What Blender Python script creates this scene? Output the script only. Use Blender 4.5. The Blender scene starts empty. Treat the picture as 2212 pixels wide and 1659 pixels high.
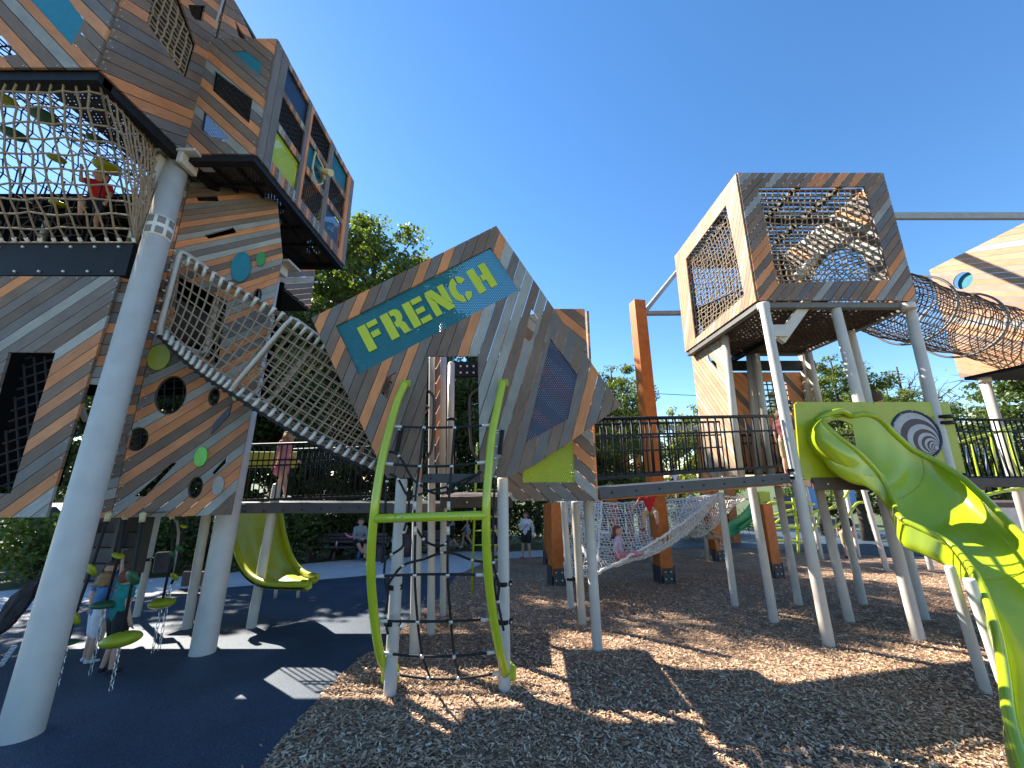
import bpy, bmesh, math, random
import numpy as np
from mathutils import Vector, Matrix
from mathutils.geometry import tessellate_polygon
R = math.radians
random.seed(7); np.random.seed(7)
S = bpy.context.scene
COL = S.collection
PITCH = R(13.6); CP, SP = math.cos(PITCH), math.sin(PITCH)
F = 831.0; CAMZ = 2.0; SLOPE = 0.06
# ---------------------------------------------------------------- camera, sky, sun
cam = bpy.data.objects.new('camera', bpy.data.cameras.new('camera')); COL.objects.link(cam)
cam.location = (0, 0, CAMZ); cam.rotation_euler = (R(90) + PITCH, 0, 0)
cam.data.sensor_width = 36; cam.data.lens = F / 2212 * 36; cam.data.clip_end = 2000; cam.data.clip_start = 0.05
S.camera = cam
SUN_EL, SUN_AZ = R(40.3), R(50.8)          # azimuth: to the left of straight ahead (+Y)
sd = Vector((-math.sin(SUN_AZ) * math.cos(SUN_EL), math.cos(SUN_AZ) * math.cos(SUN_EL), math.sin(SUN_EL)))
W = bpy.data.worlds.new('World'); S.world = W; W.use_nodes = True
nt = W.node_tree; nt.nodes.clear()
sky = nt.nodes.new('ShaderNodeTexSky'); sky.sky_type = 'NISHITA'; sky.sun_disc = False
sky.sun_elevation = SUN_EL; sky.sun_rotation = -SUN_AZ; sky.air_density = 1.0; sky.dust_density = 0.05; sky.ozone_density = 3.0
bg = nt.nodes.new('ShaderNodeBackground'); bg.inputs[1].default_value = 0.088
wo = nt.nodes.new('ShaderNodeOutputWorld')
hs = nt.nodes.new('ShaderNodeHueSaturation'); hs.inputs['Saturation'].default_value = 1.2
nt.links.new(sky.outputs[0], hs.inputs['Color']); nt.links.new(hs.outputs[0], bg.inputs[0]); nt.links.new(bg.outputs[0], wo.inputs[0])
sl = bpy.data.lights.new('sun', 'SUN'); sl.energy = 5.0; sl.angle = R(0.5); sl.color = (1, .93, .82)
so = bpy.data.objects.new('sun', sl); COL.objects.link(so); so.rotation_euler = sd.to_track_quat('Z', 'Y').to_euler()
so.location = (0, 0, 30)
S.view_settings.view_transform = 'Standard'; S.view_settings.look = 'None'
S.view_settings.exposure = 1.68; S.view_settings.gamma = 1
S.cycles.max_bounces = 8; S.cycles.transparent_max_bounces = 24

# ---------------------------------------------------------------- projection helpers (photo measurements -> places in the world)
def ray(px, py):
    x = (px - 1106) / F; v = (829.5 - py) / F
    return Vector((x, CP - SP * v, SP + CP * v))
def P(px, py, Y):
    r = ray(px, py); t = Y / r.y
    return Vector((r.x * t, Y, CAMZ + r.z * t))
def PX(px, py, X):
    r = ray(px, py); t = X / r.x
    return Vector((X, r.y * t, CAMZ + r.z * t))
def gz(y): return -SLOPE * min(max(y, -6), 32)
def G(px, py):
    r = ray(px, py); t = CAMZ / (-r.z - SLOPE * r.y) if (-r.z - SLOPE * r.y) > 0.02 else 100
    p = Vector((r.x * t, r.y * t, 0)); 
    if p.y > 32:
        t = (CAMZ + SLOPE * 32) / max(-r.z, .02); p = Vector((r.x * t, r.y * t, 0))
    p.z = gz(p.y); return p

# ---------------------------------------------------------------- materials
def mat(name, col, rough=.6, metal=0, noise=.12, nscale=8, bump=0, bscale=60, coat=0, spec=.5, trans=0):
    m = bpy.data.materials.new(name); m.use_nodes = True; n = m.node_tree; b = n.nodes['Principled BSDF']
    b.inputs['Roughness'].default_value = rough; b.inputs['Metallic'].default_value = metal
    b.inputs['Specular IOR Level'].default_value = spec
    if coat: b.inputs['Coat Weight'].default_value = coat; b.inputs['Coat Roughness'].default_value = .08
    tc = n.nodes.new('ShaderNodeTexCoord')
    nz = n.nodes.new('ShaderNodeTexNoise'); nz.inputs['Scale'].default_value = nscale; nz.inputs['Detail'].default_value = 6
    n.links.new(tc.outputs['Object'], nz.inputs['Vector'])
    mx = n.nodes.new('ShaderNodeMix'); mx.data_type = 'RGBA'
    mx.inputs['A'].default_value = (*[c * (1 - noise) for c in col], 1); mx.inputs['B'].default_value = (*[min(1, c * (1 + noise)) for c in col], 1)
    cr = n.nodes.new('ShaderNodeMapRange'); cr.inputs[1].default_value = .3; cr.inputs[2].default_value = .7
    n.links.new(nz.outputs['Fac'], cr.inputs[0]); n.links.new(cr.outputs[0], mx.inputs['Factor'])
    n.links.new(mx.outputs['Result'], b.inputs['Base Color'])
    if bump:
        nb = n.nodes.new('ShaderNodeTexNoise'); nb.inputs['Scale'].default_value = bscale; nb.inputs['Detail'].default_value = 4
        n.links.new(tc.outputs['Object'], nb.inputs['Vector'])
        bp = n.nodes.new('ShaderNodeBump'); bp.inputs['Strength'].default_value = bump; bp.inputs['Distance'].default_value = .01
        n.links.new(nb.outputs['Fac'], bp.inputs['Height']); n.links.new(bp.outputs[0], b.inputs['Normal'])
    return m
def plank_mat():
    m = mat('composite_planks', (.3, .2, .1), .72); n = m.node_tree; b = n.nodes['Principled BSDF']
    at = n.nodes.new('ShaderNodeAttribute'); at.attribute_name = 'tone'
    uv = n.nodes.new('ShaderNodeUVMap'); mp = n.nodes.new('ShaderNodeMapping'); mp.inputs['Scale'].default_value = (3, 90, 1)
    nz = n.nodes.new('ShaderNodeTexNoise'); nz.inputs['Scale'].default_value = 1.4; nz.inputs['Detail'].default_value = 8; nz.inputs['Roughness'].default_value = .65
    n.links.new(uv.outputs[0], mp.inputs[0]); n.links.new(mp.outputs[0], nz.inputs['Vector'])
    nz2 = n.nodes.new('ShaderNodeTexNoise'); nz2.inputs['Scale'].default_value = 2.2; nz2.inputs['Detail'].default_value = 3
    n.links.new(uv.outputs[0], nz2.inputs['Vector'])
    mr = n.nodes.new('ShaderNodeMapRange'); mr.inputs[1].default_value = .25; mr.inputs[2].default_value = .75; mr.inputs[3].default_value = .62; mr.inputs[4].default_value = 1.38
    n.links.new(nz.outputs['Fac'], mr.inputs[0])
    mr2 = n.nodes.new('ShaderNodeMapRange'); mr2.inputs[1].default_value = .3; mr2.inputs[2].default_value = .7; mr2.inputs[3].default_value = .85; mr2.inputs[4].default_value = 1.15
    n.links.new(nz2.outputs['Fac'], mr2.inputs[0])
    mm = n.nodes.new('ShaderNodeMath'); mm.operation = 'MULTIPLY'; n.links.new(mr.outputs[0], mm.inputs[0]); n.links.new(mr2.outputs[0], mm.inputs[1])
    vm = n.nodes.new('ShaderNodeVectorMath'); vm.operation = 'SCALE'
    n.links.new(at.outputs['Color'], vm.inputs[0]); n.links.new(mm.outputs[0], vm.inputs['Scale'])
    n.links.new(vm.outputs[0], b.inputs['Base Color'])
    bp = n.nodes.new('ShaderNodeBump'); bp.inputs['Strength'].default_value = .35; bp.inputs['Distance'].default_value = .004
    n.links.new(nz.outputs['Fac'], bp.inputs['Height']); n.links.new(bp.outputs[0], b.inputs['Normal'])
    return m
def perf_mat(name, col, pitch=.028, hole=.25, rough=.45):
    """powder-coated sheet with round punched holes in a staggered grid (real transparency in the sheet)"""
    m = mat(name, col, rough, noise=.06); n = m.node_tree; b = n.nodes['Principled BSDF']; out = n.nodes['Material Output']
    uv = n.nodes.new('ShaderNodeUVMap')
    def grid(off):
        mp = n.nodes.new('ShaderNodeMapping'); mp.inputs['Scale'].default_value = (1 / pitch, 1 / (pitch * 1.732), 1); mp.inputs['Location'].default_value = (off, off, 0)
        n.links.new(uv.outputs[0], mp.inputs[0])
        fr = n.nodes.new('ShaderNodeVectorMath'); fr.operation = 'FRACTION'; n.links.new(mp.outputs[0], fr.inputs[0])
        sb = n.nodes.new('ShaderNodeVectorMath'); sb.operation = 'SUBTRACT'; sb.inputs[1].default_value = (.5, .5, 0); n.links.new(fr.outputs[0], sb.inputs[0])
        ml = n.nodes.new('ShaderNodeVectorMath'); ml.operation = 'MULTIPLY'; ml.inputs[1].default_value = (1, 1.732, 0); n.links.new(sb.outputs[0], ml.inputs[0])
        ln = n.nodes.new('ShaderNodeVectorMath'); ln.operation = 'LENGTH'; n.links.new(ml.outputs[0], ln.inputs[0]); return ln.outputs['Value']
    mn = n.nodes.new('ShaderNodeMath'); mn.operation = 'MINIMUM'; n.links.new(grid(0), mn.inputs[0]); n.links.new(grid(.5), mn.inputs[1])
    lt = n.nodes.new('ShaderNodeMath'); lt.operation = 'LESS_THAN'; lt.inputs[1].default_value = hole; n.links.new(mn.outputs[0], lt.inputs[0])
    tr = n.nodes.new('ShaderNodeBsdfTransparent'); ms = n.nodes.new('ShaderNodeMixShader')
    n.links.new(lt.outputs[0], ms.inputs[0]); n.links.new(b.outputs[0], ms.inputs[1]); n.links.new(tr.outputs[0], ms.inputs[2]); n.links.new(ms.outputs[0], out.inputs[0])
    return m
def leaf_mat(name, col, trans=.4):
    m = bpy.data.materials.new(name); m.use_nodes = True; n = m.node_tree; b = n.nodes['Principled BSDF']; out = n.nodes['Material Output']
    at = n.nodes.new('ShaderNodeAttribute'); at.attribute_name = 'tone'
    vm = n.nodes.new('ShaderNodeVectorMath'); vm.operation = 'MULTIPLY'; vm.inputs[1].default_value = col
    n.links.new(at.outputs['Color'], vm.inputs[0]); n.links.new(vm.outputs[0], b.inputs['Base Color']); b.inputs['Roughness'].default_value = .5
    t = n.nodes.new('ShaderNodeBsdfTranslucent'); v2 = n.nodes.new('ShaderNodeVectorMath'); v2.operation = 'MULTIPLY'; v2.inputs[1].default_value = (2.0, 2.1, .8)
    n.links.new(vm.outputs[0], v2.inputs[0]); n.links.new(v2.outputs[0], t.inputs[0])
    ms = n.nodes.new('ShaderNodeMixShader'); ms.inputs[0].default_value = trans
    n.links.new(b.outputs[0], ms.inputs[1]); n.links.new(t.outputs[0], ms.inputs[2]); n.links.new(ms.outputs[0], out.inputs[0]); return m

M = {}
M['plank'] = plank_mat()
M['post'] = mat('white_powder_coat', (.54, .50, .44), .45, noise=.07, nscale=5, bump=.15, bscale=220)
M['postb'] = mat('beige_powder_coat', (.50, .44, .36), .45, noise=.07, nscale=5)
M['lime'] = mat('lime_powder_coat', (.40, .50, .02), .22, noise=.07, nscale=4, coat=.5)
M['limep'] = mat('lime_plastic', (.33, .42, .012), .24, noise=.09, nscale=3, coat=.4, bump=.05, bscale=40)
M['void'] = mat('interior_shade_black', (.004, .004, .004), .95, spec=.02)  # near-black colour standing in for deep shade inside the tower
M['olive'] = mat('olive_plastic', (.34, .37, .01), .35, noise=.06)
M['green'] = mat('green_plastic', (.04, .26, .06), .35)
M['dgreen'] = mat('dark_green_plastic', (.03, .11, .04), .5)
M['greend'] = mat('bright_green_disc', (.14, .55, .08), .3)
M['teal'] = mat('teal_plastic', (.01, .17, .22), .35)
M['navy'] = mat('navy_sheet', (.012, .028, .07), .4)
M['black'] = mat('black_steel', (.010, .011, .014), .55, noise=.2, spec=.25)
M['fascia'] = mat('dark_fascia_steel', (.13, .125, .115), .5)
M['deck'] = mat('dark_grey_deck', (.055, .057, .065), .55, noise=.15)
M['brown'] = mat('brown_deck', (.07, .045, .035), .6, noise=.2)
M['steel'] = mat('galvanised_steel', (.62, .62, .60), .32, metal=.8, noise=.12, nscale=30)
M['alu'] = mat('aluminium_ferrule', (.62, .58, .50), .38, metal=.15)
M['beam'] = mat('grey_steel_beam', (.33, .32, .30), .5)
M['tan_rope'] = mat('tan_rope', (.30, .225, .15), .85, noise=.25, nscale=60)
M['wrope'] = mat('pale_rope', (.74, .68, .58), .85, noise=.2, nscale=60)
M['drope'] = mat('dark_brown_rope', (.055, .042, .036), .85, noise=.3, nscale=50)
M['brope'] = mat('black_rope', (.010, .010, .012), .75, noise=.3, nscale=80)
M['timber'] = mat('orange_stained_timber', (.50, .135, .018), .5, noise=.18, nscale=6)
M['cream'] = mat('cream_plastic', (.62, .52, .28), .35)
M['conc'] = mat('concrete_path', (.56, .55, .53), .85, noise=.1, nscale=3, bump=.2, bscale=120)
M['bench'] = mat('plum_brown_bench', (.075, .05, .06), .6, noise=.15)
M['roof'] = mat('grey_metal_roof', (.30, .29, .29), .5)
M['blue'] = mat('blue_plastic', (.03, .22, .55), .35)
M['bark'] = mat('bark', (.055, .042, .032), .9, noise=.35, nscale=6, bump=.6, bscale=14)
M['wframe'] = mat('white_frame_plastic', (.70, .68, .62), .4, noise=.05)
M['pteal'] = perf_mat('perforated_teal_sheet', (.0, .135, .175), hole=.19)
M['pnavy'] = perf_mat('perforated_navy_sheet', (.012, .035, .09), hole=.2)
M['plime'] = perf_mat('perforated_lime_sheet', (.36, .45, .01), hole=.16)
M['pdark'] = perf_mat('perforated_dark_deck', (.022, .016, .014), .05, .11)
M['letter'] = mat('lime_letter_paint', (.50, .58, .02), .4, noise=.03)
M['leaf'] = leaf_mat('maple_leaf', (.085, .12, .028))
M['leafd'] = leaf_mat('dark_leaf', (.05, .078, .022), .33)
M['leafy'] = leaf_mat('yellow_green_leaf', (.13, .15, .032), .45)
M['pine'] = leaf_mat('pine_needle', (.075, .115, .03), .2)

TONES = [(.58, .225, .085), (.58, .23, .09), (.52, .22, .10), (.185, .125, .088), (.185, .125, .088), (.165, .115, .085), (.165, .135, .115), (.155, .138, .128), (.33, .32, .285), (.27, .26, .235), (.185, .125, .088)]
WARM = [(.42, .21, .10), (.46, .24, .12), (.40, .24, .14), (.36, .22, .14), (.26, .17, .12), (.34, .33, .29), (.44, .22, .10), (.38, .2, .11)]

# ---------------------------------------------------------------- mesh collector
class MB:
    def __init__(s): s.v = []; s.f = []; s.m = []; s.sm = []; s.ch = []
    def add(s, vs, fs, mi=0, smooth=False):
        o = len(s.v); s.ch.append((o, len(s.f))); s.v += [tuple(p) for p in vs]
        for f in fs: s.f.append(tuple(i + o for i in f)); s.m.append(mi); s.sm.append(smooth)
        return s
    def box(s, c, size, rot=None, mi=0, bev=0):
        x, y, z = [d / 2 for d in size]; b = min(bev, x * .9, y * .9, z * .9)
        if b > 0:
            vs = []; 
            for sx in (-1, 1):
                for sy in (-1, 1):
                    for sz in (-1, 1):
                        vs += [(sx * x, sy * (y - b), sz * (z - b)), (sx * (x - b), sy * y, sz * (z - b)), (sx * (x - b), sy * (y - b), sz * z)]
            bm = bmesh.new(); [bm.verts.new(v) for v in vs]
            r = bmesh.ops.convex_hull(bm, input=bm.verts[:]); bm.normal_update()
            bm.verts.index_update(); fs = [[v.index for v in f.verts] for f in bm.faces]; vs = [v.co.copy() for v in bm.verts]; bm.free()
        else:
            vs = [(sx * x, sy * y, sz * z) for sx in (-1, 1) for sy in (-1, 1) for sz in (-1, 1)]
            fs = [(0, 1, 3, 2), (4, 6, 7, 5), (0, 4, 5, 1), (2, 3, 7, 6), (0, 2, 6, 4), (1, 5, 7, 3)]
        Mx = rot if rot else Matrix.Identity(3)
        return s.add([Mx @ Vector(v) + Vector(c) for v in vs], fs, mi)
    def tube(s, pts, r, n=8, mi=0, cap=True, closed=False):
        pts = [Vector(p) for p in pts]; N = len(pts)
        rs = r if isinstance(r, (list, tuple)) else [r] * N
        tg = []
        for i in range(N):
            a = pts[(i - 1) % N] if (closed or i > 0) else pts[i]; b = pts[(i + 1) % N] if (closed or i < N - 1) else pts[i]
            t = b - a; tg.append(t.normalized() if t.length > 1e-9 else Vector((0, 0, 1)))
        up = Vector((0, 0, 1)) if abs(tg[0].z) < .9 else Vector((1, 0, 0))
        u = tg[0].cross(up).normalized(); vs = []
        for i in range(N):
            u = (u - tg[i] * u.dot(tg[i])); u = u.normalized() if u.length > 1e-6 else tg[i].orthogonal().normalized()
            w = tg[i].cross(u)
            for k in range(n):
                a = 2 * math.pi * k / n; vs.append(pts[i] + (u * math.cos(a) + w * math.sin(a)) * rs[i])
        fs = []
        for i in range(N if closed else N - 1):
            j = (i + 1) % N
            for k in range(n): fs.append((i * n + k, i * n + (k + 1) % n, j * n + (k + 1) % n, j * n + k))
        s.add(vs, fs, mi, n > 4)
        if cap and not closed:
            o = len(s.v) - N * n
            s.f.append(tuple(o + k for k in range(n))[::-1]); s.m.append(mi); s.sm.append(False)
            s.f.append(tuple(o + (N - 1) * n + k for k in range(n))); s.m.append(mi); s.sm.append(False)
        return s
    def sph(s, c, r, n=8, mi=0, sc=(1, 1, 1), rot=None):
        c = Vector(c); vs = [Vector((0, 0, 1))]; h = max(4, n // 2 + 1)
        for i in range(1, h):
            t = math.pi * i / h
            for k in range(n): a = 2 * math.pi * k / n; vs.append(Vector((math.sin(t) * math.cos(a), math.sin(t) * math.sin(a), math.cos(t))))
        vs.append(Vector((0, 0, -1))); fs = [(0, 1 + k, 1 + (k + 1) % n) for k in range(n)]
        for i in range(h - 2):
            for k in range(n): a = 1 + i * n; fs.append((a + k, a + n + k, a + n + (k + 1) % n, a + (k + 1) % n))
        L = len(vs) - 1; a = 1 + (h - 2) * n
        fs += [(L, a + (k + 1) % n, a + k) for k in range(n)]
        Mx = rot if rot else Matrix.Identity(3)
        return s.add([Mx @ Vector((v.x * r * sc[0], v.y * r * sc[1], v.z * r * sc[2])) + c for v in vs], fs, mi, True)
    def disc(s, c, nrm, r, th, n=28, mi=0):
        nrm = Vector(nrm).normalized(); c = Vector(c)
        return s.tube([c - nrm * th / 2, c - nrm * th * .3, c + nrm * th * .3, c + nrm * th / 2], [r * .97, r, r, r * .97], n, mi)
    def sheet(s, grid, mi=0, smooth=True):
        h = len(grid); w = len(grid[0]); vs = [p for row in grid for p in row]
        return s.add(vs, [(i * w + j, i * w + j + 1, (i + 1) * w + j + 1, (i + 1) * w + j) for i in range(h - 1) for j in range(w - 1)], mi, smooth)
    def build(s, name, mats, parent=None, **kw):
        me = bpy.data.meshes.new(name); me.from_pydata([tuple(v) for v in s.v], [], s.f)
        mats = mats if isinstance(mats, (list, tuple)) else [mats]
        for m in mats: me.materials.append(M[m] if isinstance(m, str) else m)
        me.polygons.foreach_set('material_index', s.m); me.polygons.foreach_set('use_smooth', s.sm); me.update()
        return link(name, me, parent, **kw)
def build_each(mb, name, m, parent):
    """every shape in the collector becomes an object of its own"""
    ch = mb.ch + [(len(mb.v), len(mb.f))]
    for (v0, f0), (v1, f1) in zip(ch, ch[1:]):
        q = MB(); q.v = mb.v[v0:v1]; q.f = [tuple(i - v0 for i in f) for f in mb.f[f0:f1]]; q.m = [0] * (f1 - f0); q.sm = mb.sm[f0:f1]; q.build(name, m, parent)
def link(name, me, parent=None, **kw):
    o = bpy.data.objects.new(name, me); COL.objects.link(o)
    if parent:
        o.parent = parent
        if parent.parent is None: o.matrix_parent_inverse = Matrix.Translation(-Vector(parent.location))
    for k, v in kw.items(): o[k] = v
    return o
def thing(name, label, cat, loc=(0, 0, 0), group=None):
    o = bpy.data.objects.new(name, None); COL.objects.link(o); o.location = loc; o.empty_display_size = .3
    o['label'] = label; o['category'] = cat
    if group: o['group'] = group
    return o
def lone(mb, name, mats, label, cat, group=None):
    o = mb.build(name, mats); o['label'] = label; o['category'] = cat
    if group: o['group'] = group
    return o
def copy_tree(o, parent=None):
    c = o.copy(); COL.objects.link(c)
    if parent: c.parent = parent
    for ch in list(o.children): copy_tree(ch, c)
    return c

# ---------------------------------------------------------------- planes and plank cladding
class Plane:
    def __init__(s, o, u): s.o = Vector(o); s.u = Vector(u).normalized(); s.v = Vector((0, 0, 1)); s.n = s.u.cross(s.v).normalized()
    def hit(s, px, py):
        r = ray(px, py); c = Vector((0, 0, CAMZ)); t = (s.o - c).dot(s.n) / r.dot(s.n); return c + r * t
    def to(s, q):
        if isinstance(q, Vector): p = q
        else: p = s.hit(*q)
        d = p - s.o; return Vector((d.dot(s.u), d.dot(s.v)))
    def w(s, a, b, off=0): return s.o + s.u * a + s.v * b + s.n * off
def front(Y): return Plane((0, Y, 0), (1, 0, 0))       # normal -Y
def circle2(c, r, n=22): return [Vector((c.x + r * math.cos(2 * math.pi * k / n), c.y + r * math.sin(2 * math.pi * k / n))) for k in range(n)]
def inside(p, poly):
    c = False; n = len(poly)
    for i in range(n):
        a, b = poly[i], poly[i - 1]
        if (a.y > p.y) != (b.y > p.y) and p.x < (b.x - a.x) * (p.y - a.y) / (b.y - a.y) + a.x: c = not c
    return c
def edge_dist(p, poly):
    m = 9
    for i in range(len(poly)):
        a, b = poly[i], poly[i - 1]; ab = b - a; t = max(0, min(1, (p - a).dot(ab) / max(ab.length_squared, 1e-9))); m = min(m, (p - a - ab * t).length)
    return m
def tess(poly, holes):
    loops = [[Vector((p.x, p.y, 0)) for p in poly]] + [[Vector((p.x, p.y, 0)) for p in h] for h in holes]
    tri = tessellate_polygon(loops); vs = [p for l in loops for p in l]
    bm = bmesh.new(); bv = [bm.verts.new(p) for p in vs]
    for t in tri:
        try: bm.faces.new([bv[i] for i in t])
        except ValueError: pass
    return bm
def cladding(name, plane, poly, holes=(), angle=45, parent=None, w=.14, gap=.009, th=.03, tones=TONES, fan=0, seed=0, screws=True, flip=1, off=0, label=None):
    rnd = random.Random(seed + len(poly) * 13 + int(angle * 7))
    poly = [plane.to(p) if not (isinstance(p, Vector) and len(p) == 2) else p for p in poly]
    holes = [[plane.to(p) if not (isinstance(p, Vector) and len(p) == 2) else p for p in h] for h in holes]
    base = tess(poly, holes)
    a0 = R(angle); d0 = Vector((math.cos(a0), math.sin(a0))); n0 = Vector((-d0.y, d0.x))
    pr = [p.dot(n0) for p in poly]; al = [p.dot(d0) for p in poly]
    ref = d0 * min(al)
    lo, hi = min(pr) - .3 * bool(fan), max(pr) + .3 * bool(fan)
    k = int((hi - lo) / w) + 2; allv = []; allf = []; fm = []; tones_f = []; uvs = []
    sw = MB(); last = None
    for i in range(k):
        c0 = lo - .02 + i * w; c1 = c0 + w - gap
        bm = base.copy(); dead = False
        for c, sgn, j in ((c0, -1, 0), (c1, 1, 1)):
            aa = a0 + R(fan) * ((c - lo) / max(hi - lo, .01) - .5); nn = Vector((-math.sin(aa), math.cos(aa)))
            pt = n0 * c + ref
            bmesh.ops.bisect_plane(bm, geom=bm.verts[:] + bm.edges[:] + bm.faces[:], dist=1e-5, plane_co=(pt.x, pt.y, 0), plane_no=(nn.x * sgn, nn.y * sgn, 0), clear_outer=True)
            if not bm.faces: dead = True; break
        if dead: bm.free(); continue
        tone = rnd.choice(tones)
        while tone == last and rnd.random() < .7: tone = rnd.choice(tones)
        last = tone; q = rnd.uniform(.88, 1.12); tone = tuple(t * q for t in tone); uo = rnd.uniform(0, 50)
        bmesh.ops.dissolve_limit(bm, angle_limit=.01, verts=bm.verts[:], edges=bm.edges[:])
        # screws: two at either end of every island
        if screws:
            seen = set(); bm.faces.ensure_lookup_table()
            for f in bm.faces:
                if f in seen: continue
                st = [f]; isl = []
                while st:
                    g = st.pop()
                    if g in seen: continue
                    seen.add(g); isl.append(g)
                    for e in g.edges: st += [x for x in e.link_faces if x not in seen]
                vv = {v for g in isl for v in g.verts}; cc = [(v.co.x * d0.x + v.co.y * d0.y) for v in vv]
                mn, mxx = min(cc), max(cc); mid = (c0 + c1) / 2
                if mxx - mn < .12: continue
                for ca in ([mn + .07, mxx - .07] if mxx - mn > .3 else [(mn + mxx) / 2]):
                    for ds in (-w * .22, w * .22) if mxx - mn > .5 else (0,):
                        q2 = d0 * ca + n0 * (mid + ds)
                        if inside(q2, poly) and edge_dist(q2, poly) < .13 and not any(inside(q2, h) for h in holes):
                            p = plane.w(q2.x, q2.y, off + th * flip); nn = plane.n * flip; sw.disc(p, nn, .0075, .006, 6)
        r = bmesh.ops.extrude_face_region(bm, geom=bm.faces[:])
        bmesh.ops.translate(bm, verts=[e for e in r['geom'] if isinstance(e, bmesh.types.BMVert)], vec=(0, 0, th))
        bmesh.ops.recalc_face_normals(bm, faces=bm.faces[:])
        bm.verts.index_update(); o = len(allv)
        for v in bm.verts: allv.append(plane.w(v.co.x, v.co.y, off + v.co.z * flip))
        for f in bm.faces:
            ids = [v.index + o for v in f.verts]
            if flip < 0: ids = ids[::-1]
            co = [v.co for v in f.verts]
            if flip < 0: co = co[::-1]
            allf.append(ids); tones_f.append(tone)
            uvs += [(c.x * d0.x + c.y * d0.y + uo, c.x * n0.x + c.y * n0.y + uo) for c in co]
        bm.free()
    base.free()
    npl = len(allf); o2 = len(allv); allv += [Vector(q_) for q_ in sw.v]
    for f in sw.f: allf.append([i + o2 for i in f]); tones_f.append((.6, .6, .6)); uvs += [(0, 0)] * len(f)
    me = bpy.data.meshes.new(name); me.from_pydata([tuple(v) for v in allv], [], allf)
    nf = len(allf); sv = sw
    ul = me.uv_layers.new(name='UVMap'); ul.data.foreach_set('uv', [c for uv in uvs for c in uv])
    ca = me.color_attributes.new('tone', 'FLOAT_COLOR', 'CORNER')
    cols = []
    for f, t in zip(allf, tones_f): cols += [*t, 1] * len(f)
    ca.data.foreach_set('color', cols)
    me.materials.append(M['plank']); me.materials.append(M['alu']); me.polygons.foreach_set('material_index', [0] * npl + [1] * (len(allf) - npl)); me.update()
    o = link(name, me, parent)
    if label: o['label'] = label
    return o
def sheetp(name, plane, poly, m, parent=None, th=.012, off=0, holes=(), label=None):
    poly = [plane.to(p) if not (isinstance(p, Vector) and len(p) == 2) else p for p in poly]
    bm = tess(poly, [[plane.to(p) if not (isinstance(p, Vector) and len(p) == 2) else p for p in h] for h in holes])
    bmesh.ops.dissolve_limit(bm, angle_limit=.01, verts=bm.verts[:], edges=bm.edges[:])
    perf = isinstance(m, str) and m[0] == 'p' and m in ('pteal', 'pnavy', 'plime', 'pdark')
    if not perf or th > .02:
        r = bmesh.ops.extrude_face_region(bm, geom=bm.faces[:])
        bmesh.ops.translate(bm, verts=[e for e in r['geom'] if isinstance(e, bmesh.types.BMVert)], vec=(0, 0, th))
        bmesh.ops.recalc_face_normals(bm, faces=bm.faces[:])
    bm.verts.index_update(); me = bpy.data.meshes.new(name)
    me.from_pydata([tuple(plane.w(v.co.x, v.co.y, off + v.co.z)) for v in bm.verts], [], [[v.index for v in f.verts] for f in bm.faces])
    ul = me.uv_layers.new(name='UVMap'); ul.data.foreach_set('uv', [c for f in bm.faces for v in f.verts for c in (v.co.x, v.co.y)])
    bm.free(); me.materials.append(M[m]); me.update(); o = link(name, me, parent)
    if label: o['label'] = label
    return o
def frame_trim(name, plane, poly, m, parent, r=.02, off=0, d=.05):
    """rectangular-ish rim following a polygon"""
    pts = [plane.to(p) if not (isinstance(p, Vector) and len(p) == 2) else p for p in poly]; mb = MB()
    for i in range(len(pts)):
        a, b = pts[i], pts[(i + 1) % len(pts)]
        A = plane.w(a.x, a.y, off); B = plane.w(b.x, b.y, off); t = (B - A).normalized(); q = t.cross(plane.n)
        rot = Matrix((t, plane.n, q)).transposed(); mb.box((A + B) / 2, ((B - A).length, d, r * 2), rot)
    return mb.build(name, m, parent)
def bilin(a, b, c, d, u, v): return (a * (1 - u) + b * u) * (1 - v) + (d * (1 - u) + c * u) * v
def net(mb, corners, nu, nv, r=.012, sag=None, jit=.012, n=5, seg=None, mi=0, rnd=random.Random(5)):
    """rope mesh on a patch: corners a,b,c,d (a-b along u; d-c opposite)"""
    a, b, c, d = [Vector(x) for x in corners]; g = []
    for j in range(nv + 1):
        row = []
        for i in range(nu + 1):
            u, v = i / nu, j / nv; p = bilin(a, b, c, d, u, v)
            if sag: p = p + sag * (16 * u * (1 - u) * v * (1 - v)) ** .7
            if 0 < i < nu and 0 < j < nv: p = p + Vector([rnd.uniform(-jit, jit) for _ in range(3)])
            row.append(p)
        g.append(row)
    for j in range(nv + 1): mb.tube(g[j], r, n, mi, cap=False)
    for i in range(nu + 1): mb.tube([g[j][i] for j in range(nv + 1)], r, n, mi, cap=False)
    return g
def post(base, top, r, parent, m='post', n=20, cap=True, name='post'):
    mb = MB(); b = Vector(base); t = Vector(top); d = (t - b).normalized()
    mb.tube([b - d * .15, b, t - d * .02, t], [r, r, r, r * .88], n)
    return mb.build(name, m, parent)
def clamp(c, r, parent, m='black', name='clamp', axis=(0, 0, 1)):
    mb = MB(); c = Vector(c); mb.disc(c, axis, r * 1.12, .05, 16); mb.box(c + Vector((r * 1.3, -.01, 0)), (r * .7, .05, .055), bev=.005)
    mb.disc(c + Vector((r * 1.4, -.04, 0)), (0, 1, 0), .012, .02, 8, 1)
    return mb.build(name, [m, 'alu'], parent)
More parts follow.
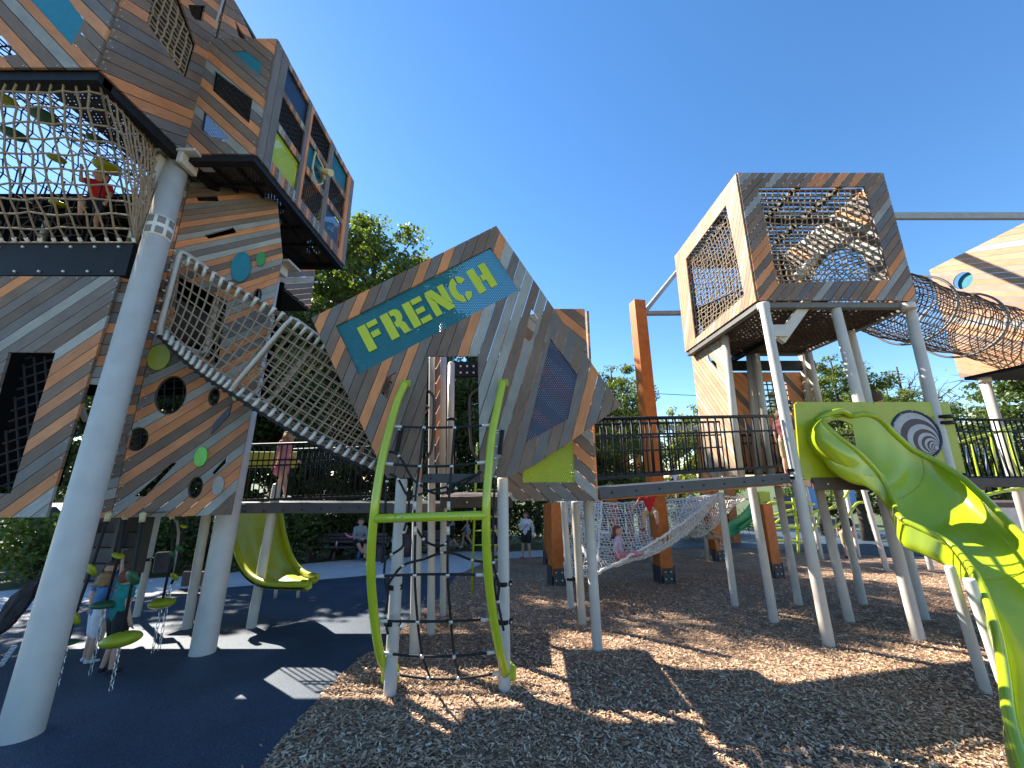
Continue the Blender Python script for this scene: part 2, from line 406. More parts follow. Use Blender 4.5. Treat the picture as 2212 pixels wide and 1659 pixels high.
def railing(A, B, h, parent, nb, mids=(.33,), z0=.08, m='black', rt=.024, rb=.011):
    """guard rail: top rail, bottom rail, mid rails and single balusters"""
    A = Vector(A); B = Vector(B); up = Vector((0, 0, 1)); mb = MB(); t = (B - A).normalized(); s = t.cross(up)
    rot = Matrix((t, s, up)).transposed(); L = (B - A).length
    mb.tube([A + up * h, B + up * h], rt, 10)
    mb.box((A + B) / 2 + up * z0, (L, .035, .04), rot)
    for f in mids: mb.box((A + B) / 2 + up * (h * (1 - f)), (L, .022, .028), rot)
    o = mb.build('railing', m, parent)
    q = MB(); q.tube([A + up * z0, A + up * h], rb, 6); first = q.build('baluster', m, o)
    for i in range(1, nb + 1):
        c = first.copy(); COL.objects.link(c); c.location = (B - A) * (i / nb)
    return o
# ================================================================ SETTING
def ground_mat(name, kind):
    m = bpy.data.materials.new(name); m.use_nodes = True; n = m.node_tree; b = n.nodes['Principled BSDF']; b.inputs['Roughness'].default_value = .9
    tc = n.nodes.new('ShaderNodeTexCoord'); L = n.links.new
    if kind == 'mulch':
        mp = n.nodes.new('ShaderNodeMapping'); mp.inputs['Scale'].default_value = (1, 2.2, 1); mp.inputs['Rotation'].default_value = (0, 0, .5); L(tc.outputs['Object'], mp.inputs[0])
        nzw = n.nodes.new('ShaderNodeTexNoise'); nzw.inputs['Scale'].default_value = 6; L(mp.outputs[0], nzw.inputs['Vector'])
        ad = n.nodes.new('ShaderNodeVectorMath'); ad.operation = 'MULTIPLY_ADD'; ad.inputs[1].default_value = (.5, .5, .5); L(nzw.outputs['Color'], ad.inputs[0]); L(mp.outputs[0], ad.inputs[2])
        vo = n.nodes.new('ShaderNodeTexVoronoi'); vo.inputs['Scale'].default_value = 26; L(ad.outputs[0], vo.inputs['Vector'])
        cr = n.nodes.new('ShaderNodeValToRGB'); e = cr.color_ramp.elements; e[0].color = (.13, .072, .042, 1); e[1].color = (.68, .50, .33, 1); e[1].position = 1
        for p, c in ((.3, (.28, .155, .09, 1)), (.6, (.45, .28, .17, 1)), (.8, (.56, .37, .235, 1))): q = e.new(p); q.color = c
        sp = n.nodes.new('ShaderNodeSeparateColor'); L(vo.outputs['Color'], sp.inputs[0]); L(sp.outputs[0], cr.inputs[0]); 
        nz = n.nodes.new('ShaderNodeTexNoise'); nz.inputs['Scale'].default_value = .9; nz.inputs['Detail'].default_value = 5; L(tc.outputs['Object'], nz.inputs['Vector'])
        mr = n.nodes.new('ShaderNodeMapRange'); mr.inputs[1].default_value = .3; mr.inputs[2].default_value = .7; mr.inputs[3].default_value = .75; mr.inputs[4].default_value = 1.15; L(nz.outputs['Fac'], mr.inputs[0])
        vm = n.nodes.new('ShaderNodeVectorMath'); vm.operation = 'SCALE'; L(cr.outputs[0], vm.inputs[0]); L(mr.outputs[0], vm.inputs['Scale']); L(vm.outputs[0], b.inputs['Base Color'])
        bp = n.nodes.new('ShaderNodeBump'); bp.inputs['Strength'].default_value = 1; bp.inputs['Distance'].default_value = .03
        L(vo.outputs['Distance'], bp.inputs['Height']); L(bp.outputs[0], b.inputs['Normal'])
    if kind == 'rubber':
        nz = n.nodes.new('ShaderNodeTexNoise'); nz.inputs['Scale'].default_value = 130; nz.inputs['Detail'].default_value = 2; L(tc.outputs['Object'], nz.inputs['Vector'])
        cr = n.nodes.new('ShaderNodeValToRGB'); e = cr.color_ramp.elements; e[0].position = .38; e[0].color = (.014, .024, .042, 1); e[1].position = .7; e[1].color = (.10, .15, .20, 1); q = e.new(.52); q.color = (.03, .048, .074, 1)
        L(nz.outputs['Fac'], cr.inputs[0])
        n2 = n.nodes.new('ShaderNodeTexNoise'); n2.inputs['Scale'].default_value = 1.1; n2.inputs['Detail'].default_value = 6; L(tc.outputs['Object'], n2.inputs['Vector'])
        mr = n.nodes.new('ShaderNodeMapRange'); mr.inputs[1].default_value = .35; mr.inputs[2].default_value = .75; mr.inputs[3].default_value = .85; mr.inputs[4].default_value = 1.5; L(n2.outputs['Fac'], mr.inputs[0])
        vm = n.nodes.new('ShaderNodeVectorMath'); vm.operation = 'SCALE'; L(cr.outputs[0], vm.inputs[0]); L(mr.outputs[0], vm.inputs['Scale']); L(vm.outputs[0], b.inputs['Base Color'])
        bp = n.nodes.new('ShaderNodeBump'); bp.inputs['Strength'].default_value = .6; bp.inputs['Distance'].default_value = .006; L(nz.outputs['Fac'], bp.inputs['Height']); L(bp.outputs[0], b.inputs['Normal'])
        b.inputs['Roughness'].default_value = .62
    if kind == 'grass':
        nz = n.nodes.new('ShaderNodeTexNoise'); nz.inputs['Scale'].default_value = 3; nz.inputs['Detail'].default_value = 8; L(tc.outputs['Object'], nz.inputs['Vector'])
        cr = n.nodes.new('ShaderNodeValToRGB'); e = cr.color_ramp.elements; e[0].position = .3; e[0].color = (.03, .045, .015, 1); e[1].position = .7; e[1].color = (.10, .13, .04, 1)
        L(nz.outputs['Fac'], cr.inputs[0]); L(cr.outputs[0], b.inputs['Base Color'])
    return m
M['mulch'] = ground_mat('wood_mulch', 'mulch'); M['rubber'] = ground_mat('navy_rubber_surfacing', 'rubber'); M['grass'] = ground_mat('rough_grass', 'grass')
def struct(o): o['kind'] = 'structure'; return o
# terrain: one sheet sloping gently away, level beyond 32 m
ys = [-40, -6, 0, 4, 8, 12, 16, 20, 26, 32, 60, 400]; xs = [-400, -60, -30, -10, 0, 10, 30, 60, 400]
struct(MB().sheet([[(x, y, gz(y) - .012) for x in xs] for y in ys], smooth=False).build('ground', 'grass'))
def flat(name, pts, m, dz):
    bm = tess([Vector((p.x, p.y)) for p in pts], []); 
    for yv in (4, 8, 12, 16, 20, 26, 32): bmesh.ops.bisect_plane(bm, geom=bm.verts[:] + bm.edges[:] + bm.faces[:], plane_co=(0, yv, 0), plane_no=(0, 1, 0))
    me = bpy.data.meshes.new(name); bm.verts.index_update(); me.from_pydata([(v.co.x, v.co.y, gz(v.co.y) + dz) for v in bm.verts], [], [[v.index for v in f.verts] for f in bm.faces]); bm.free()
    for p in me.polygons:
        pass
    me.materials.append(M[m]); me.update(); me.validate(); o = link(name, me); return struct(o)
V2 = lambda *a: Vector(a)
def curve(pts, k=6):
    out = []; n = len(pts)
    for i in range(n - 1):
        p0, p1, p2, p3 = pts[max(i - 1, 0)], pts[i], pts[i + 1], pts[min(i + 2, n - 1)]
        for j in range(k):
            t = j / k; out.append(.5 * ((2 * p1) + (p2 - p0) * t + (2 * p0 - 5 * p1 + 4 * p2 - p3) * t * t + (3 * p1 - p0 - 3 * p2 + p3) * t ** 3))
    return out + [pts[-1]]
edge_px = [(560, 1659), (640, 1563), (718, 1478), (780, 1420), (845, 1385), (905, 1325), (955, 1285), (990, 1238)]
edge = curve([G(*p) for p in edge_px])
top_rub = [G(*p) for p in [(800, 1243), (640, 1257), (400, 1277), (187, 1302), (-60, 1335)]]
rub_poly = [V2(-3.2, -5, 0), V2(-1.6, 1.2, 0)] + edge + top_rub + [V2(-14, 8, 0), V2(-30, 2, 0), V2(-30, -5, 0)]
flat('rubber_surface', rub_poly, 'rubber', .008)
flat('mulch_ground', [V2(-3.3, -5, 0), V2(-1.7, 1.2, 0)] + edge + [G(1001, 1237), G(1043, 1217), G(1104, 1207), G(1215, 1201), G(1330, 1188), G(1440, 1186), G(1560, 1184), G(1830, 1196), G(2000, 1208), G(2212, 1216), V2(40, 12, 0), V2(40, -5, 0)], 'mulch', .004)
flat('concrete_path', [G(-200, 1352), G(-60, 1335.5), G(187, 1302.5), G(400, 1277.5), G(640, 1257.5), G(800, 1243.5), G(990, 1238.5), G(1001, 1237), G(1043, 1217), G(1104, 1207), G(1215, 1201), G(1330, 1188), G(1330, 1178), G(1215, 1187), G(1104, 1192), G(1000, 1192), G(872, 1198), G(660, 1219), G(480, 1240), G(150, 1262), G(-60, 1285), G(-300, 1320)], 'conc', .012)
flat('rubber_play_area', [G(1440, 1185.5), G(1560, 1183.5), G(1830, 1195.5), G(2000, 1207.5), G(2212, 1215.5), V2(44, 16, 0), V2(44, 30, 0), V2(5, 30, 0), G(1330, 1177), G(1330, 1187)], 'rubber', .008)
# ---- loose wood chips over the near mulch
def in_poly(px, py, poly):
    ins = np.zeros(len(px), bool); n = len(poly)
    for i in range(n):
        a, b = poly[i], poly[i - 1]
        if a.y == b.y: continue
        cond = ((a.y > py) != (b.y > py)) & (px < (b.x - a.x) * (py - a.y) / (b.y - a.y) + a.x); ins ^= cond
    return ins
N = 120000
cy = 1.6 + (np.random.rand(N) ** 1.35) * 10.5; cx = -2.6 + (np.random.rand(N)) * (cy * 1.45 + 3.2)
sel = ~in_poly(cx, cy, rub_poly); nearedge = in_poly(cx, cy, rub_poly) & (np.random.rand(N) < .012) & (cx > -2.2)
k = sel | nearedge; cx, cy = cx[k], cy[k]; N = len(cx)
ang = np.random.rand(N) * np.pi; ln = .010 + np.random.rand(N) ** 2 * .026; wd = .004 + np.random.rand(N) * .007
tilt = (np.random.rand(N) - .5) * .9; roll = (np.random.rand(N) - .5) * .9
dx, dy = np.cos(ang) * ln, np.sin(ang) * ln; wx, wy = -np.sin(ang) * wd, np.cos(ang) * wd
z0 = -SLOPE * cy + .012 + np.random.rand(N) * .012
vx = np.stack([cx - dx - wx, cx + dx - wx * .6, cx + dx + wx * .6, cx - dx + wx], 1); vy = np.stack([cy - dy - wy, cy + dy - wy * .6, cy + dy + wy * .6, cy - dy + wy], 1)
dz = ln * tilt; dw = wd * roll; vz = np.stack([z0 - dz - dw, z0 + dz - dw, z0 + dz + dw, z0 - dz + dw], 1)
me = bpy.data.meshes.new('wood_chips'); me.vertices.add(N * 4); me.vertices.foreach_set('co', np.stack([vx, vy, vz], 2).reshape(-1))
me.loops.add(N * 4); me.loops.foreach_set('vertex_index', np.arange(N * 4)); me.polygons.add(N); me.polygons.foreach_set('loop_start', np.arange(N) * 4); me.polygons.foreach_set('loop_total', np.full(N, 4))
pal = np.array([(.66, .46, .29), (.54, .345, .205), (.42, .25, .14), (.30, .17, .095), (.76, .60, .42), (.50, .30, .18), (.17, .095, .055)])
cc = pal[np.random.choice(7, N, p=[.2, .22, .2, .13, .07, .12, .06])] * (.8 + .4 * np.random.rand(N))[:, None]
me.update(); ca = me.color_attributes.new('tone', 'FLOAT_COLOR', 'POINT'); ca.data.foreach_set('color', np.repeat(np.concatenate([cc, np.ones((N, 1))], 1), 4, 0).reshape(-1))
mc = mat('wood_chip', (.4, .3, .2), .85); n_ = mc.node_tree; at = n_.nodes.new('ShaderNodeAttribute'); at.attribute_name = 'tone'; n_.links.new(at.outputs['Color'], n_.nodes['Principled BSDF'].inputs['Base Color'])
me.materials.append(mc); me.validate(); o = link('wood_chips', me); o['kind'] = 'stuff'; o['label'] = 'loose brown wood chips covering the play area'; o['category'] = 'wood chips'

# ================================================================ TREES
def leaves(name, pts, size, m, parent, tv=.35, rnd=None):
    n = len(pts); c = np.array(pts); a = np.random.randn(n, 3); a /= np.linalg.norm(a, axis=1)[:, None]
    b = np.random.randn(n, 3); b -= a * (a * b).sum(1)[:, None]; b /= np.linalg.norm(b, axis=1)[:, None]
    s = size * (.6 + .8 * np.random.rand(n))[:, None]; a = a * s * .5; b = b * s * .36
    v = np.stack([c - a, c - a * .1 + b, c + a, c - a * .1 - b], 1).reshape(-1)
    me = bpy.data.meshes.new(name); me.vertices.add(n * 4); me.vertices.foreach_set('co', v)
    me.loops.add(n * 4); me.loops.foreach_set('vertex_index', np.arange(n * 4)); me.polygons.add(n); me.polygons.foreach_set('loop_start', np.arange(n) * 4); me.polygons.foreach_set('loop_total', np.full(n, 4)); me.update()
    t = 1 + tv * (np.random.rand(n, 1) - .5) * 2; t = np.concatenate([t * (.85 + .4 * np.random.rand(n, 1)), t, t * .9, np.ones((n, 1))], 1)
    ca = me.color_attributes.new('tone', 'FLOAT_COLOR', 'POINT'); ca.data.foreach_set('color', np.repeat(t, 4, 0).reshape(-1))
    me.materials.append(M[m]); me.validate(); return link(name, me, parent)
def make_tree(name, H, Rc, base, nleaf, leaf, m, seed, nlimb=16, shape='oval', clump=.9, label='', cat='tree', group=None, bare=False):
    rnd = random.Random(seed); t = thing(name, label, cat, (0, 0, 0), group)
    mb = MB(); r0 = .016 * H + .05; pts = []; x = y = 0
    for i in range(9): pts.append((x, y, H * .93 * i / 8)); x += rnd.uniform(-.03, .03) * H * .25; y += rnd.uniform(-.03, .03) * H * .25
    mb.tube(pts, [r0 * (1.25 if i == 0 else 1) * (1 - i / 8.6) + .02 for i in range(9)], 10)
    tips = []
    def at(z):
        f = z / (H * .93) * 8; i = min(int(f), 7); a, b = Vector(pts[i]), Vector(pts[i + 1]); return a.lerp(b, f - i)
    def rad(f):
        if shape == 'oval': return math.sin(math.pi * min(1, max(0, .12 + f * .86))) ** .7
        if shape == 'cone': return max(.06, 1 - f) ** .85
        return (1 - f) ** .4
    for i in range(nlimb):
        f = (i + rnd.random()) / nlimb; z = base + (H * .95 - base) * f; a = i * 2.4 + rnd.uniform(-.5, .5)
        L = Rc * rad(f) * rnd.uniform(.75, 1.12); s = at(z * .86 if shape != 'cone' else z)
        up = rnd.uniform(.15, .45) if shape != 'cone' else rnd.uniform(-.12, .1)
        e = s + Vector((math.cos(a) * L, math.sin(a) * L, L * up + (z - s.z) * .6)); mid = s.lerp(e, .5) + Vector((0, 0, -.05 * L))
        rr = r0 * .38 * (1 - f * .6); mb.tube([s, mid, e], [rr, rr * .6, rr * .18], 6, cap=False)
        for q in range(4 if not bare else 9):
            u = rnd.uniform(.35, 1); p = s.lerp(e, u); q2 = p + Vector((rnd.uniform(-1, 1), rnd.uniform(-1, 1), rnd.uniform(-.2, .9))) * L * .35
            mb.tube([p, q2], [rr * .3 + .008, .006], 4, cap=False); tips.append((q2, L))
        tips.append((e, L)); tips.append((s.lerp(e, .6), L))
    tips.append((Vector(pts[-1]), Rc * .4))
    mb.build('trunk', 'bark', t)
    tot = sum(L ** 1.2 + .4 for _, L in tips); lp = []
    for c, L in tips:
        k = int(nleaf * (L ** 1.2 + .4) / tot); rr = clump * (.35 + .2 * L) * rnd.uniform(.6, 1.2)
        d = np.random.randn(k, 3); d /= np.linalg.norm(d, axis=1)[:, None] + 1e-6; d *= (np.random.rand(k, 1) ** .45) * rr
        fl = (.6, .6) if shape != 'cone' else (1, .28); d[:, 2] *= fl[0] if shape != 'cone' else .28
        lp += list(d + np.array(c))
    if lp: leaves('crown', lp, leaf, m, t)
    return t
def place(t, x, y, rz=0, s=1, label=None, z=None):
    t.location = (x, y, gz(y) - .1 if z is None else z); t.rotation_euler = (0, 0, rz); t.scale = (s, s, s)
    if label: t['label'] = label
    return t
WOODS = 'trees of the woodland behind the playground'
protoA = make_tree('maple_tree', 15, 4.1, 2.2, 34000, .165, 'leaf', 3, 30, label='tall leafy maple rising highest between the window box and the lettered panel', group=WOODS)
protoB = make_tree('dark_tree', 12, 3.6, 1.0, 22000, .18, 'leafd', 9, 24, label='a', group=WOODS)
protoC = make_tree('slender_tree', 10, 2.2, 1.5, 8000, .17, 'leafy', 21, 18, label='a', group=WOODS)
protoD = make_tree('wood_tree', 13, 3.4, 4.6, 16000, .18, 'leafd', 77, 22, label='a', group=WOODS); usedD = []
def T(proto, px, dist, ptop, label, first=False, rz=0, H=15):
    """place a tree so it stands at image column px, at a distance, as tall as the photo shows it"""
    r = ray(px, ptop); Y = dist; x = r.x / r.y * Y; ztop = CAMZ + r.z / r.y * Y
    s = (ztop - gz(Y) + .1) / H; t = proto if first else copy_tree(proto); return place(t, x, Y, rz, s, label)
T(protoA, 826, 21, 446, 'tall leafy maple rising highest between the window box and the lettered panel', True, 0)
T(protoA, 752, 23, 440, 'tall narrow maple half hidden by the window box', rz=2.2)
T(protoA, 880, 25, 580, 'medium maple behind the upper left edge of the lettered panel', rz=4)
T(protoB, 690, 18, 640, 'dark dense tree below the window box corner', True, 1, H=12)
T(protoB, 600, 21, 600, 'dark dense tree hidden behind the second leaning column', rz=3, H=12)
T(protoB, 770, 16.5, 760, 'dark lower tree behind the net tunnel and walkway', rz=5, H=12)
T(protoB, 960, 18, 740, 'dark tree seen through the doorway left side', rz=2, H=12)
T(protoB, 1045, 20, 720, 'dark tree seen through the doorway right side', rz=4.4, H=12)
T(protoC, 1140, 24, 800, 'slender tree behind the lower lime insert', True, 0, H=10)
T(protoA, 1318, 19, 768, 'light green tree left of the tall orange post', rz=3.1)
T(protoB, 1250, 23, 800, 'dark tree behind the right side of the playhouse', rz=.7, H=12)
T(protoC, 1448, 34, 868, 'thin distant tree just right of the tall orange post', rz=1, H=10)
T(protoC, 1493, 36, 862, 'thin distant tree against the sunlit plank wall', rz=2.5, H=10)
T(protoC, 1545, 40, 880, 'thin distant tree behind the sunlit plank wall', rz=4.5, H=10)
T(protoA, 1790, 22, 748, 'leafy tree framed by the posts under the net cube', rz=5.2)
T(protoB, 1720, 26, 800, 'dark tree behind the inner posts of the net cube', rz=2.6, H=12)
T(protoA, 1905, 27, 812, 'bushy olive tree above the disc panel', rz=1.4)
for i, (px, d, tp) in enumerate([(400, 17.5, 520), (500, 22, 500)]):
    T(protoA if i % 2 else protoB, px, d, tp, ['tall dark tree left of the second leaning column', 'tall leafy tree behind the first half of the net tunnel'][i], rz=i * 1.9 + .4, H=15 if i % 2 else 12)
for i, (px, d, tp) in enumerate([(560, 26, 720), (640, 25, 690), (720, 29, 700), (850, 27, 760), (920, 24, 800), (1000, 27, 800), (1090, 25, 830), (1160, 28, 840), (1215, 26, 830), (1290, 30, 850)]):
    T(protoD, px, d, tp, 'deep wood tree ' + ['behind the girl on the walkway', 'right of the girl on the walkway', 'behind the middle of the left walkway', 'behind the left side tube of the rope climber', 'behind the doorway posts', 'behind the doorway grab rail', 'behind the front right post', 'behind the woman in white', 'behind the two orange posts', 'behind the left end of the right walkway'][i], first=(i == 0), rz=i * 2.3, H=13)
T(protoC, 1860, 22, 850, 'small yellow green tree left of the disc panel', rz=3.4, H=10)
T(protoA, 1985, 30, 830, 'leafy tree right of the disc panel', rz=.3)
pn = make_tree('pine_tree', 12, 5.0, .8, 30000, .22, 'pine', 33, 46, 'cone', 1.5, label='broad soft pine behind the far railing on the right', cat='pine tree')
T(pn, 2165, 21, 700, 'broad soft pine behind the far railing on the right', True, 0, H=12)
T(pn, 2330, 24, 720, 'second pine cut off by the right edge of the photo', rz=2, H=12)
bt = make_tree('bare_tree', 9, 3.0, 1.5, 300, .15, 'leafy', 44, 26, 'oval', .9, label='grey leafless tree rising above the disc panel', bare=True)
T(bt, 1925, 30, 770, 'grey leafless tree rising above the disc panel', True, 0, H=9)
T(bt, 1975, 32, 790, 'thin leafless tree between the disc panel and the pine', rz=2, H=9)
# far left woods behind the tower
for i, (px, d, tp) in enumerate([(60, 17, 880), (190, 19, 800), (330, 20, 900), (450, 22, 850), (-80, 16, 800)]):
    T(protoB, px, d, tp, ['dark tree behind the lower left plank wall', 'dark tree behind the near leaning column', 'dark tree behind the hanging pods', 'dark tree behind the perforated plank wall', 'dark tree at the left edge beyond the path'][i], rz=i * 1.3, H=12)
# shrubs along the path
def make_shrub(seed, m, n=2600):
    t = thing('shrub', 'a', 'shrub', (0, 0, 0), 'shrubs lining the far side of the path'); rnd = random.Random(seed); mb = MB(); lp = []
    for i in range(14):
        a = rnd.uniform(0, 6.28); L = rnd.uniform(.5, 1.2); h = rnd.uniform(.7, 1.9); e = Vector((math.cos(a) * L, math.sin(a) * L * .7, h)); mb.tube([(0, 0, 0), e * .5, e], [.02, .014, .005], 4)
        k = n // 14; d = np.random.randn(k, 3) * np.array([.34, .28, .26]); lp += list(d + np.array(e * .85) - np.array([0, 0, .1]))
    mb.build('stems', 'bark', t); lp = [p for p in lp if p[2] > .02]; leaves('foliage', lp, .10, m, t); return t
sh1 = make_shrub(1, 'leafd'); sh2 = make_shrub(2, 'leaf'); used = set()
shr = [(20, 1268, 1.3), (75, 1262, 1.2), (140, 1258, 1.0), (200, 1252, 1.15), (262, 1248, .95), (330, 1243, 1.1), (400, 1238, 1.2), (470, 1234, 1.1), (540, 1226, 1.2), (600, 1220, 1.35), (655, 1212, 1.3), (715, 1204, 1.25), (770, 1202, 1.3), (830, 1196, 1.3), (890, 1190, 1.2), (950, 1186, 1.2), (1010, 1183, 1.25), (1075, 1180, 1.3), (1140, 1178, 1.5), (1500, 1168, 1.3), (1575, 1160, 1.2), (2120, 1130, 1.6), (2200, 1128, 1.7)]
for i, (px, py, s) in enumerate(shr):
    src = (sh1, sh2)[i % 2 if i > 3 else 1]; t = src if id(src) not in used else copy_tree(src); used.add(id(src)); g = G(px, py - 4)
    dsc = ['far left shrub below the plank wall', 'sunlit shrub left of the near leaning column', 'shrub beside the near leaning column', 'shrub just behind the near leaning column', 'shrub behind the boy in the teal shirt', 'shrub between the slim white posts', 'shrub left of the second leaning column', 'shrub right of the second leaning column', 'shrub behind the broad green slide', 'shrub at the foot of the broad green slide', 'shrub left of the occupied bench', 'shrub behind the occupied bench', 'shrub behind the pushchair', 'shrub left of the rope climber', 'shrub behind the empty bench', 'shrub behind the walkers', 'shrub right of the walkers', 'shrub left of the woman in white', 'tall shrub behind the woman in purple', 'shrub behind the hammock net', 'shrub beyond the green spout slide', 'shrub beyond the right railing', 'shrub at the right edge of the playground'][i]
    place(t, g.x, g.y + .5, i * 1.7, s * .9, dsc, z=gz(g.y) - .03)
# ================================================================ LEFT TOWER
tw = thing('climbing_tower', 'tall plank-clad climbing tower on leaning white columns at the left', 'climbing tower', (-4.9, 5, gz(5)))
c1b = G(42, 1592); c1t = Vector((-4.98, 4.9, 6.75))
M['collar'] = mat('collar_slot_grey_brown', (.22, .19, .16), .6)
def column(b, t, r, name='column'):
    mb = MB(); b = Vector(b); t = Vector(t); d = (t - b).normalized(); mb.tube([b - d * .25, b, t], [r, r, r * .94], 36)
    o = mb.build(name, 'post', tw)
    q = MB(); k = .80; c = b.lerp(t, k); q.disc(c, d, r * 1.02, .34, 36); q.build('collar', 'wframe', o)
    q = MB()
    for a in range(8):
        for j in (-1, 1):
            an = a * math.pi / 4; u = d.orthogonal().normalized(); w = d.cross(u); p = c + d * .085 * j + (u * math.cos(an) + w * math.sin(an)) * r * 1.01
            nn = (u * math.cos(an) + w * math.sin(an)); rot = Matrix((nn, d, nn.cross(d))).transposed(); q.box(p, (.012, .11, r * .55), rot, bev=.01)
    q.build('collar_slots', 'collar', o); q = MB(); q.box(t - d * .1 + Vector((.12, -.02, 0)), (.62, .42, .05), bev=.01); q.box(t - d * .2 + Vector((.2, -.05, 0)), (.08, .3, .2), bev=.01); q.box(t - d * .2 + Vector((-.16, -.05, 0)), (.05, .3, .2), bev=.01); q.build('bracket', 'post', o); return o
column(c1b, P(388, 338, 4.85), .152)
c2b = G(437, 1412); column(c2b, P(592, 566, 6.6), .155)
XS = -4.86
pA = front(3.52); pB = Plane((XS, 3.52, 0), (0, 1, 0)); pC = front(4.74); pD = Plane((-3.80, 4.74, 0), (0, 1, 0)); pE = Plane((XS, 4.8, 0), (0, 1, 0))
# Plane with u=+Y has normal Y x Z = +X
v = lambda a, b: Vector((a, b))
xa = XS
polyA = [v(-9.8, 6.64), v(XS, 6.64), v(XS, 10.2), v(-9.8, 10.2)]
hA = [[(62, -6), (146, -6), (186, 50), (161, 104)], [(-60, 60), (0, 72), (42, 124), (10, 126), (-60, 110)]]
cladding('upper_front_cladding', pA, polyA, hA, 135, tw, seed=1)
sheetp('teal_window', pA, hA[0], 'teal', tw, off=.006); sheetp('gap_shade_sheet', pA, polyA, 'black', tw, .01, -.03, hA)  # black sheet added behind the planks so their gaps read as shade
polyB = [v(0, 6.64), v(1.24, 6.64), v(1.24, 10.2), v(0, 10.2)]
hB = [[(330, -30), (375, -30), (420, 98), (399, 172), (313, 49)], [(402, 10), (440, 12), (434, 46), (412, 40)]]
cladding('upper_side_cladding', pB, polyB, hB, 33, tw, seed=2)
sheetp('gap_shade_sheet', pB, polyB, 'black', tw, .01, -.03, hB); b0 = [pB.to(p) for p in hB[0]]; mb = MB(); xs0 = min(p.x for p in b0); xs1 = max(p.x for p in b0); zs0 = min(p.y for p in b0); zs1 = max(p.y for p in b0)  # same added black sheet, shading the side plank gaps
net(mb, [pB.w(xs0, zs0, -.04), pB.w(xs1, zs0, -.04), pB.w(xs1, zs1, -.04), pB.w(xs0, zs1, -.04)], 7, 14, .013); mb.build('window_net', 'tan_rope', tw)
# rear and roof walls that make the upper body a closed, dark volume
pR = front(7.9); cladding('rear_cladding', pR, [v(-8.6, 6.64), v(XS, 6.64), v(XS, 9.9), v(-8.6, 9.9)], [[v(-6.2, 7.4), v(-5.4, 7.4), v(-5.4, 8.6), v(-6.2, 8.6)]], 45, tw, seed=3, screws=False)
polyE = [v(0.0, 8.9), v(3.1, 8.9), v(.75, 9.9), v(.0, 10.1)]
cladding('upper_rear_side_cladding', pE, polyE, [[(512, 78), (503, 42), (528, 84), (524, 88)]], 40, tw, seed=5)
sheetp('teal_side_window', pE, [v(.25, 9.0), v(1.0, 9.0), v(.6, 9.5), v(.25, 9.6)], 'pteal', tw, off=-.03)
q = MB(); q.tube([P(452, 90, 4.70), P(381, 333, 4.70)], .022, 10); q.tube([P(452, 90, 4.72), P(488, -20, 4.72)], .02, 10); q.build('corner_pole', 'beam', tw)
q = MB(); q.box((-5.9, 5.7, 10.15), (2.0, 4.3, .06)); q.build('roof', 'deck', tw)
q = MB(); net(q, [(-8.5, 3.7, 6.7), (-8.5, 7.8, 6.7), (-8.5, 7.8, 10), (-8.5, 3.7, 10)], 22, 16, .011, None, .03); net(q, [(-8.4, 3.8, 8.0), (-5, 3.8, 7.4), (-5, 7.8, 7.6), (-8.4, 7.8, 8.4)], 18, 18, .012, None, .04); q.build('upper_nets', 'drope', tw)
# projecting window box
bx0, bx1, by0, by1, bz0, bz1 = -4.90, -3.80, 4.74, 7.80, 6.63, 8.86
polyC = [v(bx0, bz0), v(bx1, bz0), v(bx1, bz1), v(bx0, bz1)]
hC = [[(506, 116), (534, 114), (568, 141), (562, 167)], [(467, 157), (548, 218), (541, 270), (460, 197)], [(443, 243), (499, 306), (457, 299), (436, 281)]]
cladding('box_front_cladding', pC, polyC, hC, 137, tw, seed=11, w=.13)
sheetp('gap_shade_sheet', pC, polyC, 'black', tw, .01, -.03, hC); sheetp('teal_box_window', pC, hC[0], 'teal', tw, off=.01); sheetp('navy_box_window', pC, hC[2], 'pnavy', tw, off=.01)  # black sheet added to shade the gaps of the box front
def netpoly(name, plane, poly, parent, m='black', r=.007, step=.075, off=-.02, ang=38):
    pp = [plane.to(p) if not (isinstance(p, Vector) and len(p) == 2) else p for p in poly]; mb = MB()
    for a in (R(ang), R(ang + 90)):
        d = Vector((math.cos(a), math.sin(a))); nn = Vector((-d.y, d.x)); pr = [p.dot(nn) for p in pp]; c = min(pr) + step / 2
        while c < max(pr):
            hits = []
            for i in range(len(pp)):
                A, B = pp[i], pp[i - 1]; fa, fb = A.dot(nn) - c, B.dot(nn) - c
                if (fa > 0) != (fb > 0): q = A.lerp(B, fa / (fa - fb)); hits.append(q.dot(d))
            hits.sort()
            for i in range(0, len(hits) - 1, 2):
                A = d * hits[i] + nn * c; B = d * hits[i + 1] + nn * c; mb.tube([plane.w(A.x, A.y, off), plane.w(B.x, B.y, off)], r, 5, cap=False)
            c += step
    return mb.build(name, m, parent)
netpoly('box_net_window', pC, hC[1], tw, 'black', .008)
# window side of the box: mullions, rails and nine windows
cols = [(.34, .98), (1.18, 1.84), (2.04, 2.72)]; rows = [(6.86, 7.42), (7.60, 8.08), (8.24, 8.72)]
hD = [[v(c[0], r_[0]), v(c[1], r_[0]), v(c[1], r_[1]), v(c[0], r_[1])] for c in cols for r_ in rows]
yl = by1 - by0; frame = []
